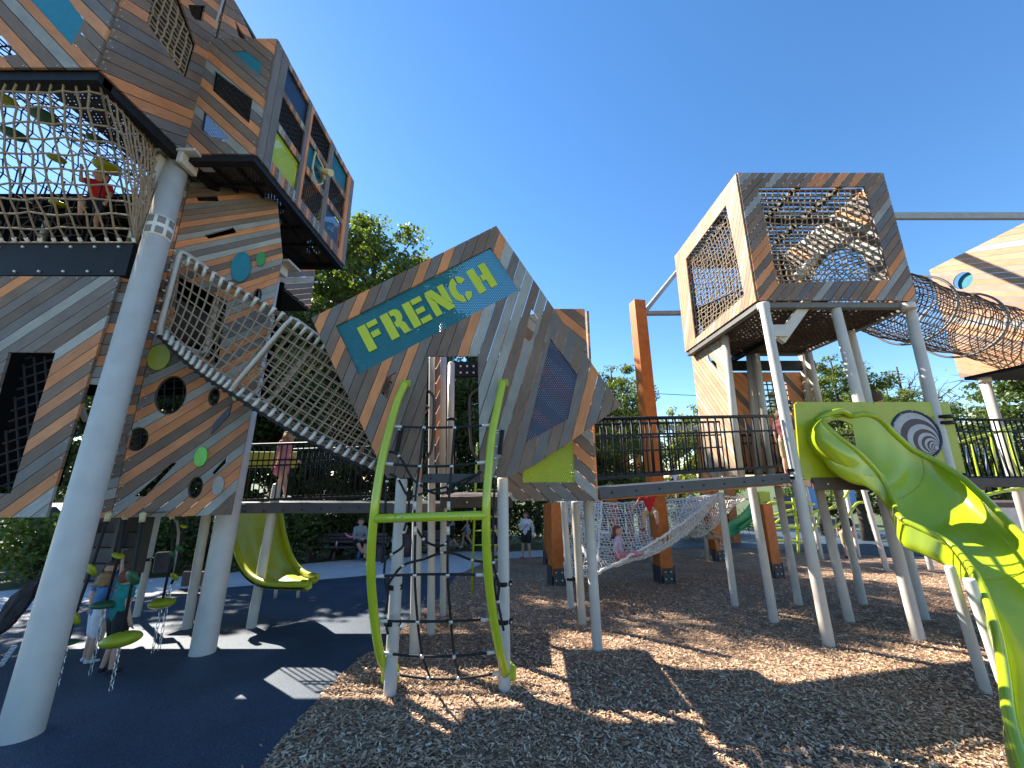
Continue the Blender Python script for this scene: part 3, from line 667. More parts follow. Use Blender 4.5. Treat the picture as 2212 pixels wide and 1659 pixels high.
# stiles (vertical double boards), each with its own tone, and short rail boards
q_st = [(0, .13), (.14, .30), (1.00, 1.08), (1.09, 1.16), (1.87, 1.95), (1.96, 2.02), (2.76, 2.9), (2.91, yl)]
for i, (a, b) in enumerate(q_st):
    cladding('window_stile', pD, [v(a, bz0), v(b, bz0), v(b, bz1), v(a, bz1)], (), 90, tw, w=.3, gap=0, seed=40 + i, tones=[TONES[0], TONES[6], TONES[7]])
for ci, c in enumerate([(.30, 1.0), (1.16, 1.87), (2.02, 2.76)]):
    for rj, (a, b) in enumerate([(bz0, 6.84), (7.44, 7.58), (8.10, 8.22), (8.74, bz1)]):
        cladding('window_rail', pD, [v(c[0] + .004, a), v(c[1] - .004, a), v(c[1] - .004, b), v(c[0] + .004, b)], (), 90, tw, w=.085, gap=.006, seed=ci * 7 + rj, th=.026)
kinds = [['plime', 'net', 'pnavy'], ['net', 'pteal', 'net'], ['pnavy', 'net', 'pteal']]
for ci, c in enumerate(cols):
    for ri, r_ in enumerate(rows):
        pl = [v(c[0] - .02, r_[0] - .02), v(c[1] + .02, r_[0] - .02), v(c[1] + .02, r_[1] + .02), v(c[0] - .02, r_[1] + .02)]
        if kinds[ci][ri] == 'net': netpoly('net_window', pD, pl, tw, 'black', .008, .08)
        else: sheetp('sheet_window', pD, pl, kinds[ci][ri], tw, off=-.02)
# box far end, back and roof
cladding('box_end_cladding', front(by1), polyC, [[v(-4.7, 6.9), v(-4.0, 6.9), v(-4.0, 7.9), v(-4.7, 7.9)]], 45, tw, seed=15, screws=False)
q = MB(); q.box((-4.35, 6.27, bz1 + .02), (1.1, 3.06, .03)); q.build('box_roof', 'deck', tw)
# underside: perforated floor on a black steel frame
fl = MB()
for x in (bx0 + .06, bx1 - .06): fl.box((x, 6.27, bz0 - .05), (.12, 3.06, .10))
for y in (by0 + .06, by1 - .06): fl.box(((bx0 + bx1) / 2, y, bz0 - .052), (.86, .12, .10))
for y in (5.3, 5.85, 6.4, 6.95): fl.box(((bx0 + bx1) / 2, y, bz0 - .03), (.86, .03, .05))
for x in (-4.55, -4.2): fl.box((x, 6.27, bz0 - .034), (.03, 2.8, .05))
fl.build('floor_frame', 'black', tw)
def hsheet(name, x0, x1, y0, y1, z, m, parent):
    me = bpy.data.meshes.new(name); me.from_pydata([(x0, y0, z), (x1, y0, z), (x1, y1, z), (x0, y1, z)], [], [(0, 1, 2, 3)]); ul = me.uv_layers.new(name='UVMap')
    ul.data.foreach_set('uv', [x0, y0, x1, y0, x1, y1, x0, y1]); me.materials.append(M[m]); me.update(); return link(name, me, parent)
hsheet('box_floor', bx0 + .1, bx1 - .1, by0 + .1, by1 - .1, bz0 + .0, 'pdark', tw)
hsheet('upper_floor', -8.5, XS - .02, 6.0, 7.85, 6.63, 'pdark', tw); hsheet('upper_side_floor', -5.7, XS - .02, 3.7, 6.0, 6.63, 'pdark', tw)
q = MB(); q.box(((-8.6 + XS) / 2, 3.62, 6.58), (3.74, .16, .12)); q.box((XS - .06, 4.2, 6.575), (.12, 1.2, .12)); q.build('edge_beam', 'black', tw)
# small second box behind
sb = Plane((-4.4, 7.0, 0), (0, 1, 0)); z0b, z1b = P(607, 637, 8.6).z, P(640, 580, 8.6).z
xq = P(672, 600, 9.3).x; cladding('rear_box_cladding', Plane((xq, 8.0, 0), (0, 1, 0)), [v(-.2, z0b), v(1.4, z0b), v(1.4, z0b + 1.2), v(-.2, z0b + 1.2)], (), 30, tw, seed=21)
q = MB(); q.box((xq - .55, 8.6, z0b - .03), (1.1, 1.6, .06)); q.build('rear_box_floor', 'black', tw)
# telescope on the middle window
q = MB(); cT = pD.hit(686, 372); q.tube([cT + Vector((-.02, .02, .12)), cT + Vector((.14, -.04, -.02)), cT + Vector((.34, -.14, -.14))], [.045, .06, .065], 14); q.tube([cT + Vector((.10, 0, .02)), cT + Vector((.04, .14, -.02))], [.05, .05], 12)
q.tube([cT + Vector((.02, a, b)) for a, b in ((-.2, .28), (.12, .24), (.18, -.1), (-.02, -.32), (-.22, -.1))], .018, 8, closed=True); q.build('telescope', 'cream', tw)
# lower leaning plank wall with discs and round openings
bL = Vector((-5.33, 5.2, 0)); bR = Vector((-3.95, 5.7, 0)); pF = Plane(bL, bR - bL)
def circ(px, py, ry):
    p = pF.hit(px, py); zc = (p - Vector((0, 0, CAMZ))).dot(Vector((0, CP, SP))); return pF.to(p), ry * zc / F
sxf = lambda px: float(np.interp(px, [300, 370, 470, 565], [.74, .64, .52, .48]))
fh = []; holes_c = [(371, 854, 43), (464, 858, 20), (299, 949, 26), (557, 640, 17), (424, 1053, 23)]
for h in holes_c: c, r_ = circ(*h); fh.append([Vector((c.x + (p.x - c.x) * sxf(h[0]), p.y)) for p in circle2(c, r_)])
slots = [[(373, 1000), (384, 1000), (317, 1072), (292, 1072)], [(460, 1021), (495, 982), (492, 997), (464, 1026)], [(425, 427), (470, 425), (474, 437), (430, 437)], [(443, 510), (505, 493), (512, 505), (452, 518)], [(388, 600), (492, 650), (472, 790), (366, 735)]]
polyF = [(243, 1118), (500, 1112), (500, 1112), (612, 545), (610, 470), (424, 345)]; polyF = [polyF[0], polyF[1], (611, 556), (600, 440), (424, 345)]
cladding('lower_wall_cladding', pF, polyF, fh + slots, 36, tw, fan=-30, seed=31, w=.135)
cladding('lower_wall_return', pF, [(205, 1119), (241, 1118), (422, 345), (395, 345)], (), 12, tw, fan=-14, seed=32, w=.135)
for i, h in enumerate(holes_c):
    c, r_ = circ(*h); q = MB(); k_ = sxf(h[0]); q.tube([pF.w(c.x + (p.x - c.x) * k_, p.y, .0) for p in circle2(c, r_ * .98, 28)], .016, 6, closed=True); ring = q.build('round_opening', 'brown', tw)
    netpoly('opening_grille', pF, [Vector((c.x + (p.x - c.x) * k_, p.y)) for p in circle2(c, r_, 20)], ring, 'black', .007, .11 if i == 0 else .07, ang=8)
discs = [(522.7, 580, 36, 'teal', 'teal disc on the plank wall'), (565, 563, 17, 'green', 'small green disc'), (347, 774, 29, 'olive', 'lime disc'), (437, 987, 21, 'greend', 'bright green disc'), (511, 857, 11, 'limep', 'small lime disc'), (474, 1049, 20, 'beam', 'striped grey disc')]
for px, py, ry, m, lb in discs:
    c, r_ = circ(px, py, ry); q = MB(); p = pF.w(c.x, c.y, .045); q.disc(p, pF.n, r_, .035, 32); q.v = [tuple(p + (Vector(w3) - p) - pF.u * ((Vector(w3) - p).dot(pF.u) * (1 - sxf(px)))) for w3 in q.v]
    o = q.build('wall_disc', m, tw, label=lb)
q = MB(); pn_ = [(464, 916), (503, 873), (497, 898), (459, 938)]; sheetp('navy_plate', pF, pn_, 'navy', tw, .02, .034)
# lower left wall
pH = front(4.6); hx = [(25, 762), (126, 763), (30, 1066), (-60, 1066), (-14, 900)]
cladding('left_wall_cladding', pH, [(-420, 1117), (105, 1117), (263, 600), (-300, 598)], [hx], 41, tw, seed=51, w=.14)
cladding('left_wall_return', Plane(pH.hit(105, 1117), (1, .9, 0)), [v(.03, pH.hit(105, 1117).z), v(.2, pH.hit(105, 1117).z), v(.2, 4.55), v(.03, 4.55)], (), 15, tw, seed=52, w=.14, screws=False)
netpoly('doorway_net', Plane((0, 4.75, 0), (1, 0, 0)), [pH.to(p) for p in hx], tw, 'brope', .012, .13, 0, 20)
q = MB(); q.tube([pH.hit(80, 762) + Vector((0, .35, 0)), pH.hit(118, 900) + Vector((0, .35, 0))], .03, 8); q.build('doorway_pole', 'beam', tw)
# black beam over it and floor at that level
zb0, zb1 = P(130, 597, 4.6).z, P(130, 527, 4.6).z
q = MB(); q.box((-6.6, 4.62, (zb0 + zb1) / 2), (3.0 + (P(285, 560, 4.6).x + 5.1) * 2 + .0, .10, zb1 - zb0)); bm_ = q.build('black_beam', 'black', tw)
q = MB()
for i in range(9):
    for zz in (zb0 + .05, zb1 - .07): q.disc((-5.25 - i * .32, 4.56, zz), (0, 1, 0), .016, .02, 10)
build_each(q, 'beam_bolt', 'alu', bm_)
hsheet('net_room_floor', -8.4, -5.15, 4.7, 7.6, zb0 + .1, 'deck', tw)
hsheet('lower_room_floor', -8.4, -4.6, 5.3, 7.6, 1.55, 'deck', tw)
q = MB(); q.box((-6.75, 7.6, 4.85), (3.6, .06, 2.5)); q.box((-8.6, 6.5, 3.3), (2.4, .05, 2.9)); q.build('back_shade_sheet', 'void', tw)  # added black sheets so the wall openings and doorway look dark inside
# rope net walls of the open storey
TLn, TRn, BRn, BLn = P(-130, 170, 3.58), P(213, 168, 3.58), P(290, 524, 4.56), P(-110, 524, 4.56)
mb = MB(); g = net(mb, [TLn, TRn, BRn, BLn], 14, 11, .0125, Vector((.0, -.12, -.05)), .02); 
o = mb.build('front_net_wall', 'tan_rope', tw); q = MB()
for i in range(15):
    for row, s2 in ((g[0], g[1]), (g[-1], g[-2])): a = row[i]; b = s2[i]; q.tube([a, a.lerp(b, .1), a.lerp(b, .35)], [.026, .021, .021], 8)
q.build('net_ferrules', 'alu', o, kind='stuff') if False else build_each(q, 'net_ferrule', 'alu', o)
mb = MB(); net(mb, [TRn, P(350, 330, 4.72), P(300, 520, 4.62), BRn], 12, 11, .0125, Vector((.1, 0, 0)), .015); mb.build('side_net_wall', 'tan_rope', tw)
mb = MB(); net(mb, [(-8.2, 7.4, 5.1), (-5.0, 7.4, 5.1), (-5.0, 7.4, 6.55), (-8.2, 7.4, 6.55)], 16, 8, .013); net(mb, [(-8.2, 5.6, 5.15), (-5.3, 5.9, 5.3), (-5.2, 5.4, 6.5), (-8.2, 5.5, 6.5)], 14, 8, .011, None, .06); mb.build('inner_net', 'drope', tw)
q = MB(); e = P(342, 338, 4.62); f = P(292, 520, 4.7); q.box((e + f) / 2 + Vector((.02, 0, 0)), (.05, .12, (e - f).length * 1.03), Matrix.Rotation(math.atan2((e - f).x, (e - f).z), 3, 'Y')); q.build('net_mounting_plate', 'post', tw)
q = MB(); q.box((-8.3, 6.3, 6.05), (3.9, .05, 2.4)); q.box((-5.95, 6.5, 5.85), (1.3, .05, 1.9)); q.box((-6.7, 5.9, 5.35), (2.9, .9, .06)); q.box((-6.9, 5.5, 6.0), (.07, .07, 1.9)); q.build('storey_shade_sheet', 'void', tw)  # black boxes added as the darkness inside the open storey
# pods on ropes inside the net storey
for i, (px, py, Y, r_, m) in enumerate([(95, 252, 4.9, .18, 'dgreen'), (232, 362, 5.0, .17, 'olive'), (122, 342, 5.3, .12, 'olive'), (205, 300, 5.6, .12, 'dgreen'), (30, 290, 5.2, .16, 'dgreen'), (125, 440, 5.2, .1, 'olive'), (318, 440, 5.3, .12, 'olive'), (10, 215, 4.8, .15, 'olive')]):
    c = P(px, py, Y); q = MB(); q.sph(c, r_, 18, 0, (1, 1, .28)); o = q.build('climbing_pod', m, tw); q = MB(); q.tube([(c.x, c.y, 6.58), (c.x, c.y, 4.9)], .012, 6); q.build('pod_rope', 'brope', o)
for i, px in enumerate((60, 160)):
    q = MB(); a = P(px, 300, 6.2); q.tube([(a.x, a.y, 5.0), (a.x, a.y, 6.6)], .045, 10); q.build('inner_post', 'post', tw)
# slim posts below the tower
for (bx, by, tx, ty, r_) in [(294, 1333, 341, 1112, .055), (274, 1300, 319, 1112, .05), (403, 1359, 446, 1112, .07), (542, 1357, 600, 1045, .075)]:
    b = G(bx, by); post(b, P(tx, ty, b.y), r_, tw)
q = MB(); b = G(294, 1333); t_ = P(341, 1112, b.y); clamp(b.lerp(t_, .55), .06, tw)
# perforated dark stair unit under the tower
q = MB(); Yq = 6.6
for i in range(4):
    a = P(240, 1135 + i * 30, Yq); q.box(a + Vector((0, i * -.12, 0)), (.85, .03, .2)); q.box(a + Vector((0, i * -.12 + .06, .1)), (.98, .14, .03))
q.box(P(190, 1190, Yq) , (.05, .6, .9)); q.box(P(283, 1180, Yq), (.05, .6, .9)); q.build('stair_unit', 'deck', tw)
q = MB(); q.tube([P(365, 1115, 7), P(383, 1127, 7), P(386, 1150, 7), P(376, 1250, 7)], .02, 8); q.build('grab_rail', 'beam', tw)
q = MB(); q.box(P(352, 1215, 7.2), (.26, .05, .34), Matrix.Rotation(.3, 3, 'Z'), bev=.02); q.build('dark_side_panel', 'deck', tw)
q = MB(); q.box(P(432, 1250, 7.4), (.62, .05, .24), bev=.01); q.box(P(432, 1268, 7.4) + Vector((0, -.15, -.05)), (.66, .3, .05)); q.build('dark_bench_panel', 'deck', tw)

# hanging pod climbers: rope, pods, chain
def chainlinks(mb, a, b, r=.018, n=9, mi=0):
    a, b = Vector(a), Vector(b)
    for i in range(n):
        c = a.lerp(b, (i + .5) / n); L = (b - a).length / n * .62
        ax = Vector((1, 0, 0)) if i % 2 else Vector((0, 1, 0)); pts = [c + Vector((0, 0, 1)) * math.cos(t) * L + ax * math.sin(t) * r for t in [k * math.pi / 4 for k in range(8)]]
        mb.tube(pts, .0055, 4, mi, closed=True)
def pod_rope(top, pods, Y, label, chain=True):
    """top px, list of (px,py,radius,material,tilt); the last pod ends in a chain"""
    tp = P(top[0], top[1], Y); base = P(*pods[-1][:2], Y); g = Vector((base.x, Y, gz(Y)))
    t = thing('pod_climber', label, 'pod climber', g, 'hanging pod climbers under the tower')
    pts = [tp] + [P(p[0], p[1], Y) for p in pods]; q = MB(); q.tube(pts, .016, 8); q.build('rope', 'brope', t)
    q = MB(); q.tube([tp, tp.lerp(pts[1], .12)], .03, 10); q.sph(tp, .035, 8); q.build('rope_ferrule', 'cream', t)
    for (px, py, r_, m, tl) in pods:
        q = MB(); q.sph(P(px, py, Y), r_, 20, 0, (1, 1, .42 if tl else .3), Matrix.Rotation(tl, 3, 'Y') @ Matrix.Rotation(-.9 if abs(tl) > .5 else -.1, 3, 'X')); q.build('pod', m, t)
    if chain: q = MB(); chainlinks(q, pts[-1], (pts[-1].x, Y, gz(Y)), .018, 8); q.build('chain', 'steel', t)
pod_rope((235, 1112), [(197, 1230, .085, 'olive', .6), (160, 1334, .095, 'olive', .7), (146, 1388, .1, 'dgreen', 0)], 5.0, 'pod rope left of the boy, its top pod held by his raised hand')
pod_rope((272, 1112), [(256, 1200, .07, 'olive', .5), (228, 1306, .15, 'dgreen', 0)], 5.3, 'pod rope with a dark dish between the two boys')
pod_rope((309, 1112), [(287, 1248, .10, 'dgreen', .6), (262, 1381, .185, 'olive', -.12)], 4.9, 'pod rope just right of the boy, with a big lime dish at the bottom')
pod_rope((398, 1112), [(397, 1137, .05, 'olive', .5), (388, 1186, .07, 'dgreen', .6), (377, 1246, .07, 'olive', .6), (370, 1262, .02, 'cream', 0)], 6.1, 'far pod rope with small pods left of the big column base')
pod_rope((372, 1112), [(372, 1197, .06, 'dgreen', .6), (350, 1303, .16, 'olive', -.05)], 6.0, 'far pod rope ending in a flat lime dish')
q = MB(); chainlinks(q, P(0, 1440, 4.4), P(32, 1395, 4.4), .03, 12); lone(q, 'chain', 'steel', 'slack steel chain left of the near column foot', 'chain')
# rock-like dark slab behind the near column
bmr = bmesh.new(); bmesh.ops.create_icosphere(bmr, subdivisions=4, radius=1)
rr = random.Random(4); dirs = [(Vector((rr.uniform(-1, 1), rr.uniform(-1, 1), rr.uniform(-1, 1))).normalized(), rr.uniform(.55, .85)) for _ in range(16)]
from mathutils import noise
for w_ in bmr.verts:
    for d, l in dirs:
        k = w_.co.dot(d)
        if k > l: w_.co -= d * (k - l)
    w_.co += w_.co.normalized() * noise.noise(w_.co * 4) * .08
    w_.co = Vector((w_.co.x * .15, w_.co.y * .2, w_.co.z * .50))
me = bpy.data.meshes.new('boulder'); bmr.to_mesh(me); bmr.free(); M['rock'] = mat('dark_rock', (.05, .045, .05), .85, noise=.4, nscale=9, bump=.9, bscale=26); me.materials.append(M['rock']); o = link('boulder', me)
c = P(38, 1302, 6.0); o.location = (c.x, 6.0, c.z); o.rotation_euler = (0, .5, 0); o['label'] = 'dark jagged rock leaning behind the near column'; o['category'] = 'boulder'

# ================================================================ NET TUNNEL
tn = thing('net_tunnel', 'square rope-net tunnel sloping from the plank wall to the playhouse', 'net tunnel', (-3.2, 5.3, 2))
def tp_(x, y, z): return Vector((x, y, z + CAMZ))
st = []  # stations: (near top, near bottom, far bottom, far top)
T0, B0, T1, B1, T2, B2 = Vector((-4.77, 3.14)), Vector((-4.81, 1.9)), Vector((-3.02, 2.11)), Vector((-3.69, 1.1)), Vector((-1.25, 1.02)), Vector((-1.78, .12))
NS = 30
for i in range(NS + 1):
    f = i / NS
    if f < .44: g_ = f / .44; T_, B_ = T0.lerp(T1, g_), B0.lerp(B1, g_)
    else: g_ = (f - .44) / .56; T_, B_ = T1.lerp(T2, g_), B1.lerp(B2, g_)
    sg = -.06 * math.sin(math.pi * ((f / .44) if f < .44 else (f - .44) / .56)); st.append([tp_(T_.x, 4.95, T_.y + sg * .5), tp_(B_.x, 4.95, B_.y + sg), tp_(B_.x, 5.72, B_.y + sg), tp_(T_.x, 5.72, T_.y + sg * .5)])
mb = MB(); fer = MB()
for fa, (i0, i1) in enumerate(((0, 1), (1, 2), (2, 3), (3, 0))):
    nv = 9 if fa % 2 == 0 else 6; rows = []
    for s_ in st:
        a, b = s_[i0], s_[i1]; rows.append([a.lerp(b, k / nv) + Vector((0, (.0 if fa % 2 else (.05 if fa == 0 else -.05)) * math.sin(math.pi * k / nv), -.05 * math.sin(math.pi * k / nv) if fa == 1 else 0)) for k in range(nv + 1)])
    for r_ in rows: mb.tube(r_, .0115, 5, cap=False)
    for k in range(nv + 1): mb.tube([r_[k] for r_ in rows], .014 if k in (0, nv) else .0105, 5, cap=False)
    if fa == 0:
        for s_ in st[::1]:
            a, b = s_[i0], s_[i1]; fer.tube([a.lerp(b, -.025), a.lerp(b, .02), a.lerp(b, .1)], [.032, .026, .02], 7); fer.tube([b.lerp(a, -.025), b.lerp(a, .02), b.lerp(a, .1)], [.034, .027, .02], 7)
mb.build('rope_mesh', 'tan_rope', tn); build_each(fer, 'edge_ferrule', 'alu', tn)
q = MB(); q.tube([s_[1] + Vector((0, -.02, -.03)) for s_ in st], .02, 6); q.tube([s_[2] + Vector((0, 0, -.03)) for s_ in st], .02, 6)
for s_ in st: q.sph(s_[1] + Vector((.02, -.02, -.05)), .03, 6)
q.build('lower_edge_rope', 'brope', tn)
def round_frame(i, name, m, grow, rb, thick):
    c = sum(st[i], Vector()) / 4; cs = [c + (p - c) * grow for p in st[i]]; loop = []
    for k in range(4):
        a, b, d = cs[k - 1], cs[k], cs[(k + 1) % 4]; e0 = b + (a - b).normalized() * rb; e1 = b + (d - b).normalized() * rb
        for t in (0, .33, .66, 1): loop.append(e0 * (1 - t) ** 2 + b * 2 * t * (1 - t) + e1 * t * t)
    q = MB(); q.tube(loop, thick, 10, closed=True); return q.build(name, m, tn)
round_frame(0, 'end_frame', 'post', 1.06, .12, .030); round_frame(int(NS * .44), 'middle_frame', 'post', 1.05, .14, .026)
q = MB()
for k in range(9):
    a = st[0][0].lerp(st[0][1], k / 8) + Vector((-.02, -.04, 0)); q.disc(a + Vector((-.03, -.02, 0)), (0, 1, 0), .014, .03, 8)
build_each(q, 'frame_bolt', 'alu', tn)
# ================================================================ PLAYHOUSE WITH THE LETTERED PANEL
ph = thing('playhouse', 'plank-fronted playhouse on white posts with FRENCH in lime letters', 'playhouse', (0, 5, gz(5)))
p4 = front(4.80)
outl = [(675, 689), (1072, 491), (1340, 877), (1236, 951), (1145, 1011), (1097, 1031), (1037, 1031), (1033, 771), (925, 771), (911, 1031), (838, 1033), (816, 987)]
sgn = [(727, 706), (1060, 537), (1121, 629), (777, 810)]; nav = [(1189, 733), (1246, 810), (1226, 906), (1135, 956)]
holes = [sgn, nav, [(836, 817), (857, 805), (838, 862), (824, 850)], [(1148, 668), (1162, 691), (1148, 735), (1128, 748)]]
cladding('front_cladding', p4, outl, holes, 73.5, ph, w=.130, seed=5, screws=False, th=.035)
def grow(poly, plane, k):
    q = [plane.to(p) for p in poly]; c = sum(q, Vector((0, 0))) / len(q); return [c + (p - c) * k for p in q]
sign = sheetp('sign_sheet', p4, grow(sgn, p4, 1.03), 'pteal', ph, off=.004)
sheetp('navy_sheet', p4, grow(nav, p4, 1.03), 'pnavy', ph, off=.004)
# stencil letters
LT = {
 'F': [[(0, 0), (.42, 0), (.42, 1), (0, 1)], [(.48, .8), (1, .8), (1, 1), (.48, 1)], [(.48, .40), (.9, .40), (.9, .62), (.48, .62)]],
 'R': [[(0, 0), (.42, 0), (.42, 1), (0, 1)], [(.48, 1), (.72, 1), (.88, .95), (.98, .84), (.99, .68), (.94, .55), (.84, .47), (.96, .38), (1.02, 0), (.68, 0), (.62, .32), (.48, .36), (.48, .54), (.62, .58), (.66, .68), (.62, .78), (.48, .8)]],
 'E': [[(0, 0), (.40, 0), (.40, 1), (0, 1)], [(.46, .8), (1, .8), (1, 1), (.46, 1)], [(.46, .40), (.9, .40), (.9, .6), (.46, .6)], [(.46, 0), (1, 0), (1, .2), (.46, .2)]],
 'N': [[(0, 0), (.34, 0), (.34, .56), (0, .94)], [(.04, 1), (.44, 1), (1.06, .06), (1.06, 0), (.68, 0), (.04, .93)], [(.74, .52), (1.06, .13), (1.06, 1), (.74, 1)]],
 'H': [[(0, 0), (.38, 0), (.38, 1), (0, 1)], [(.66, 0), (1.04, 0), (1.04, 1), (.66, 1), (.66, .62), (.5, .62), (.5, .38), (.66, .38)], [(.37, .38), (.44, .38), (.44, .62), (.37, .62)]],
}
def arc(cx, cy, rx, ry, a0, a1, n=10): return [(cx + rx * math.cos(R(a0 + (a1 - a0) * k / n)), cy + ry * math.sin(R(a0 + (a1 - a0) * k / n))) for k in range(n + 1)]
LT['C'] = [arc(.52, .5, .54, .52, 96, 264, 12) + arc(.52, .5, .20, .26, 258, 102, 10), arc(.52, .5, .50, .52, 84, 30, 6) + arc(.52, .5, .20, .26, 40, 78, 5), arc(.52, .5, .50, .52, -84, -30, 6) + arc(.52, .5, .20, .26, -40, -78, 5)]
o0 = p4.to((799, 762)); o1 = p4.to((1078, 615)); uu = (o1 - o0); LL = uu.length; uu.normalize(); vv_ = Vector((-uu.y, uu.x))
hh = (p4.to((776, 713)) - o0).dot(vv_) * 1.08
for i, chh in enumerate('FRENCH'):
    mb = MB(); x0 = i * LL / 6.0 * 1.015; wl = LL / 6.0 * .84
    for poly in LT[chh]:
        pts = [o0 + uu * (x0 + a * wl) + vv_ * (b * hh) for a, b in poly]; tri = tessellate_polygon([[Vector((p.x, p.y, 0)) for p in pts]])
        n0 = len(pts); fr_ = [p4.w(p.x, p.y, .024) for p in pts]; bk = [p4.w(p.x, p.y, .010) for p in pts]
        mb.add(fr_ + bk, [tuple(t) for t in tri] + [(k, (k + 1) % n0, n0 + (k + 1) % n0, n0 + k) for k in range(n0)], 0)
    mb.build('letter', 'letter', sign)
# second wall set further back, with the lime insert
p5 = front(5.28)
lim = [(1129, 1042), (1129, 1017), (1150, 1006), (1239, 952), (1241, 1042)]
cladding('rear_front_cladding', p5, [(1080, 700), (1190, 669), (1262, 669), (1289, 1082), (1107, 1082), (1080, 1030)], [lim], 138, ph, w=.135, seed=7)
sheetp('lime_sheet', p5, grow(lim, p5, 1.02), 'plime', ph, off=.004)
xr = P(1289, 1082, 5.28).x; zr0 = P(1289, 1082, 5.28).z; zr1 = P(1262, 669, 5.28).z
cladding('right_side_cladding', Plane((xr, 5.3, 0), (0, 1, 0)), [v(0.02, zr0), v(1.4, zr0), v(1.4, zr1), v(.02, zr1)], [[v(.2, zr0 + .35), v(1.2, zr0 + .35), v(1.2, zr0 + 2.1), v(.2, zr0 + 2.1)]], 45, ph, seed=8, screws=False)
xl = P(838, 1033, 4.8).x + .1
cladding('left_side_cladding', Plane((xl - .25, 4.86, 0), (0, 1, 0)), [v(0, 2.05), v(1.5, 2.05), v(1.2, 3.4), v(0, 3.4)], [[v(.35, 2.1), v(1.15, 2.1), v(1.15, 3.2), v(.35, 3.2)]], 60, ph, seed=9, screws=False)
# plank panel glimpsed through the doorway
pz = Plane(P(950, 900, 6.3), (.55, .83, 0)); cladding('inner_cladding', pz, [(938, 1005), (946, 1005), (949, 771), (940, 771)], (), 62, ph, seed=10, w=.13)
q = MB(); q.box(P(1010, 798, 7.4), (.62, .1, .30)); t2 = q.build('rear_tie_plank', 'black', ph); q = MB()
for i in range(4):
    for j in (-1, 1): q.disc(P(995 + i * 14, 798 + j * 7, 7.3), (0, 1, 0), .02, .02, 8)
build_each(q, 'tie_bolt', 'alu', t2)
# decks
def slab(x0, x1, y0, y1, z0, z1, name, m, parent, bolts=0):
    q = MB(); q.box(((x0 + x1) / 2, (y0 + y1) / 2, (z0 + z1) / 2), (x1 - x0, y1 - y0, z1 - z0), bev=.008); o = q.build(name, m, parent)
    if bolts:
        q = MB()
        for i in range(bolts): q.disc((x0 + (i + .5) * (x1 - x0) / bolts, y0 - .005, (z0 + z1) / 2), (0, 1, 0), .013, .014, 8)
        build_each(q, 'deck_bolt', 'alu' if m == 'brown' else 'black', o)
    return o
slab(P(911, 1020, 4.9).x, P(1040, 1020, 4.9).x, 4.86, 5.9, 1.93, 2.04, 'entry_deck', 'deck', ph, 3)
slab(P(955, 1020, 6).x, P(1107, 1020, 6).x, 5.92, 7.6, 1.56, 1.72, 'rear_deck', 'brown', ph, 4)
slab(P(1107, 1020, 5.4).x, xr - .03, 5.36, 7.0, 1.72, 1.80, 'inner_deck', 'brown', ph)
post_defs = [((842, 1502), (868, 1034), .068, None), ((1090, 1491), (1086, 1032), .068, None), ((895, 1419), (903, 800), .07, 'b'), ((931, 1372), (934, 771), .062, 'b'), ((957, 1331), (958, 1032), .06, 'b'), ((1234, 1314), (1217, 1083), .068, None), ((1258, 1350), (1242, 1083), .07, 'b'), ((1291, 1405), (1270, 1080), .072, None)]
for i, (b, t, r_, k) in enumerate(post_defs):
    B = G(*b); Tp = P(t[0], t[1], B.y)
    if i == 2: Tp = P(903, 1030, B.y) 
    post(B, Tp, r_, ph, 'postb' if k else 'post')
for (px, py, Y) in ((957, 778, 7.2),):
    pass
mb = MB(); mb.tube([P(954, 1035, 6.6), P(957, 700, 6.6)], .066, 20); mb.build('post', 'post', ph)
mb = MB(); mb.tube([P(972, 1035, 6.9), P(975, 788, 6.9)], .062, 20); mb.sph(P(975, 788, 6.9), .062, 16); mb.build('post', 'post', ph)
for (px, py, b_) in ((1086, 1260, 1), (1087, 1341, 1), (848, 1267, 0), (845, 1344, 0)):
    bb = G(*post_defs[b_][0]); clamp(P(px, py, bb.y), .068, ph, 'black', 'rope_clamp')
clamp(P(1232, 1250, G(1234, 1314).y), .08, ph, 'black', 'post_collar'); clamp(P(1268, 1078, G(1291, 1405).y), .075, ph, 'black', 'post_collar'); clamp(P(974, 906, 6.9), .066, ph, 'black', 'post_collar')
# doorway grab rails
for sg, px in ((1, 917), (-1, 1035)):
    q = MB(); pts = [(px, 841), (px + 17 * sg, 852), (px + 21 * sg, 875), (px + 17 * sg, 960), (px + 8 * sg, 985), (px - 2 * sg, 1000)]
    q.tube(curve([P(a, b, 4.9) for a, b in pts], 5), .019, 10); q.build('grab_rail', 'brown', ph)

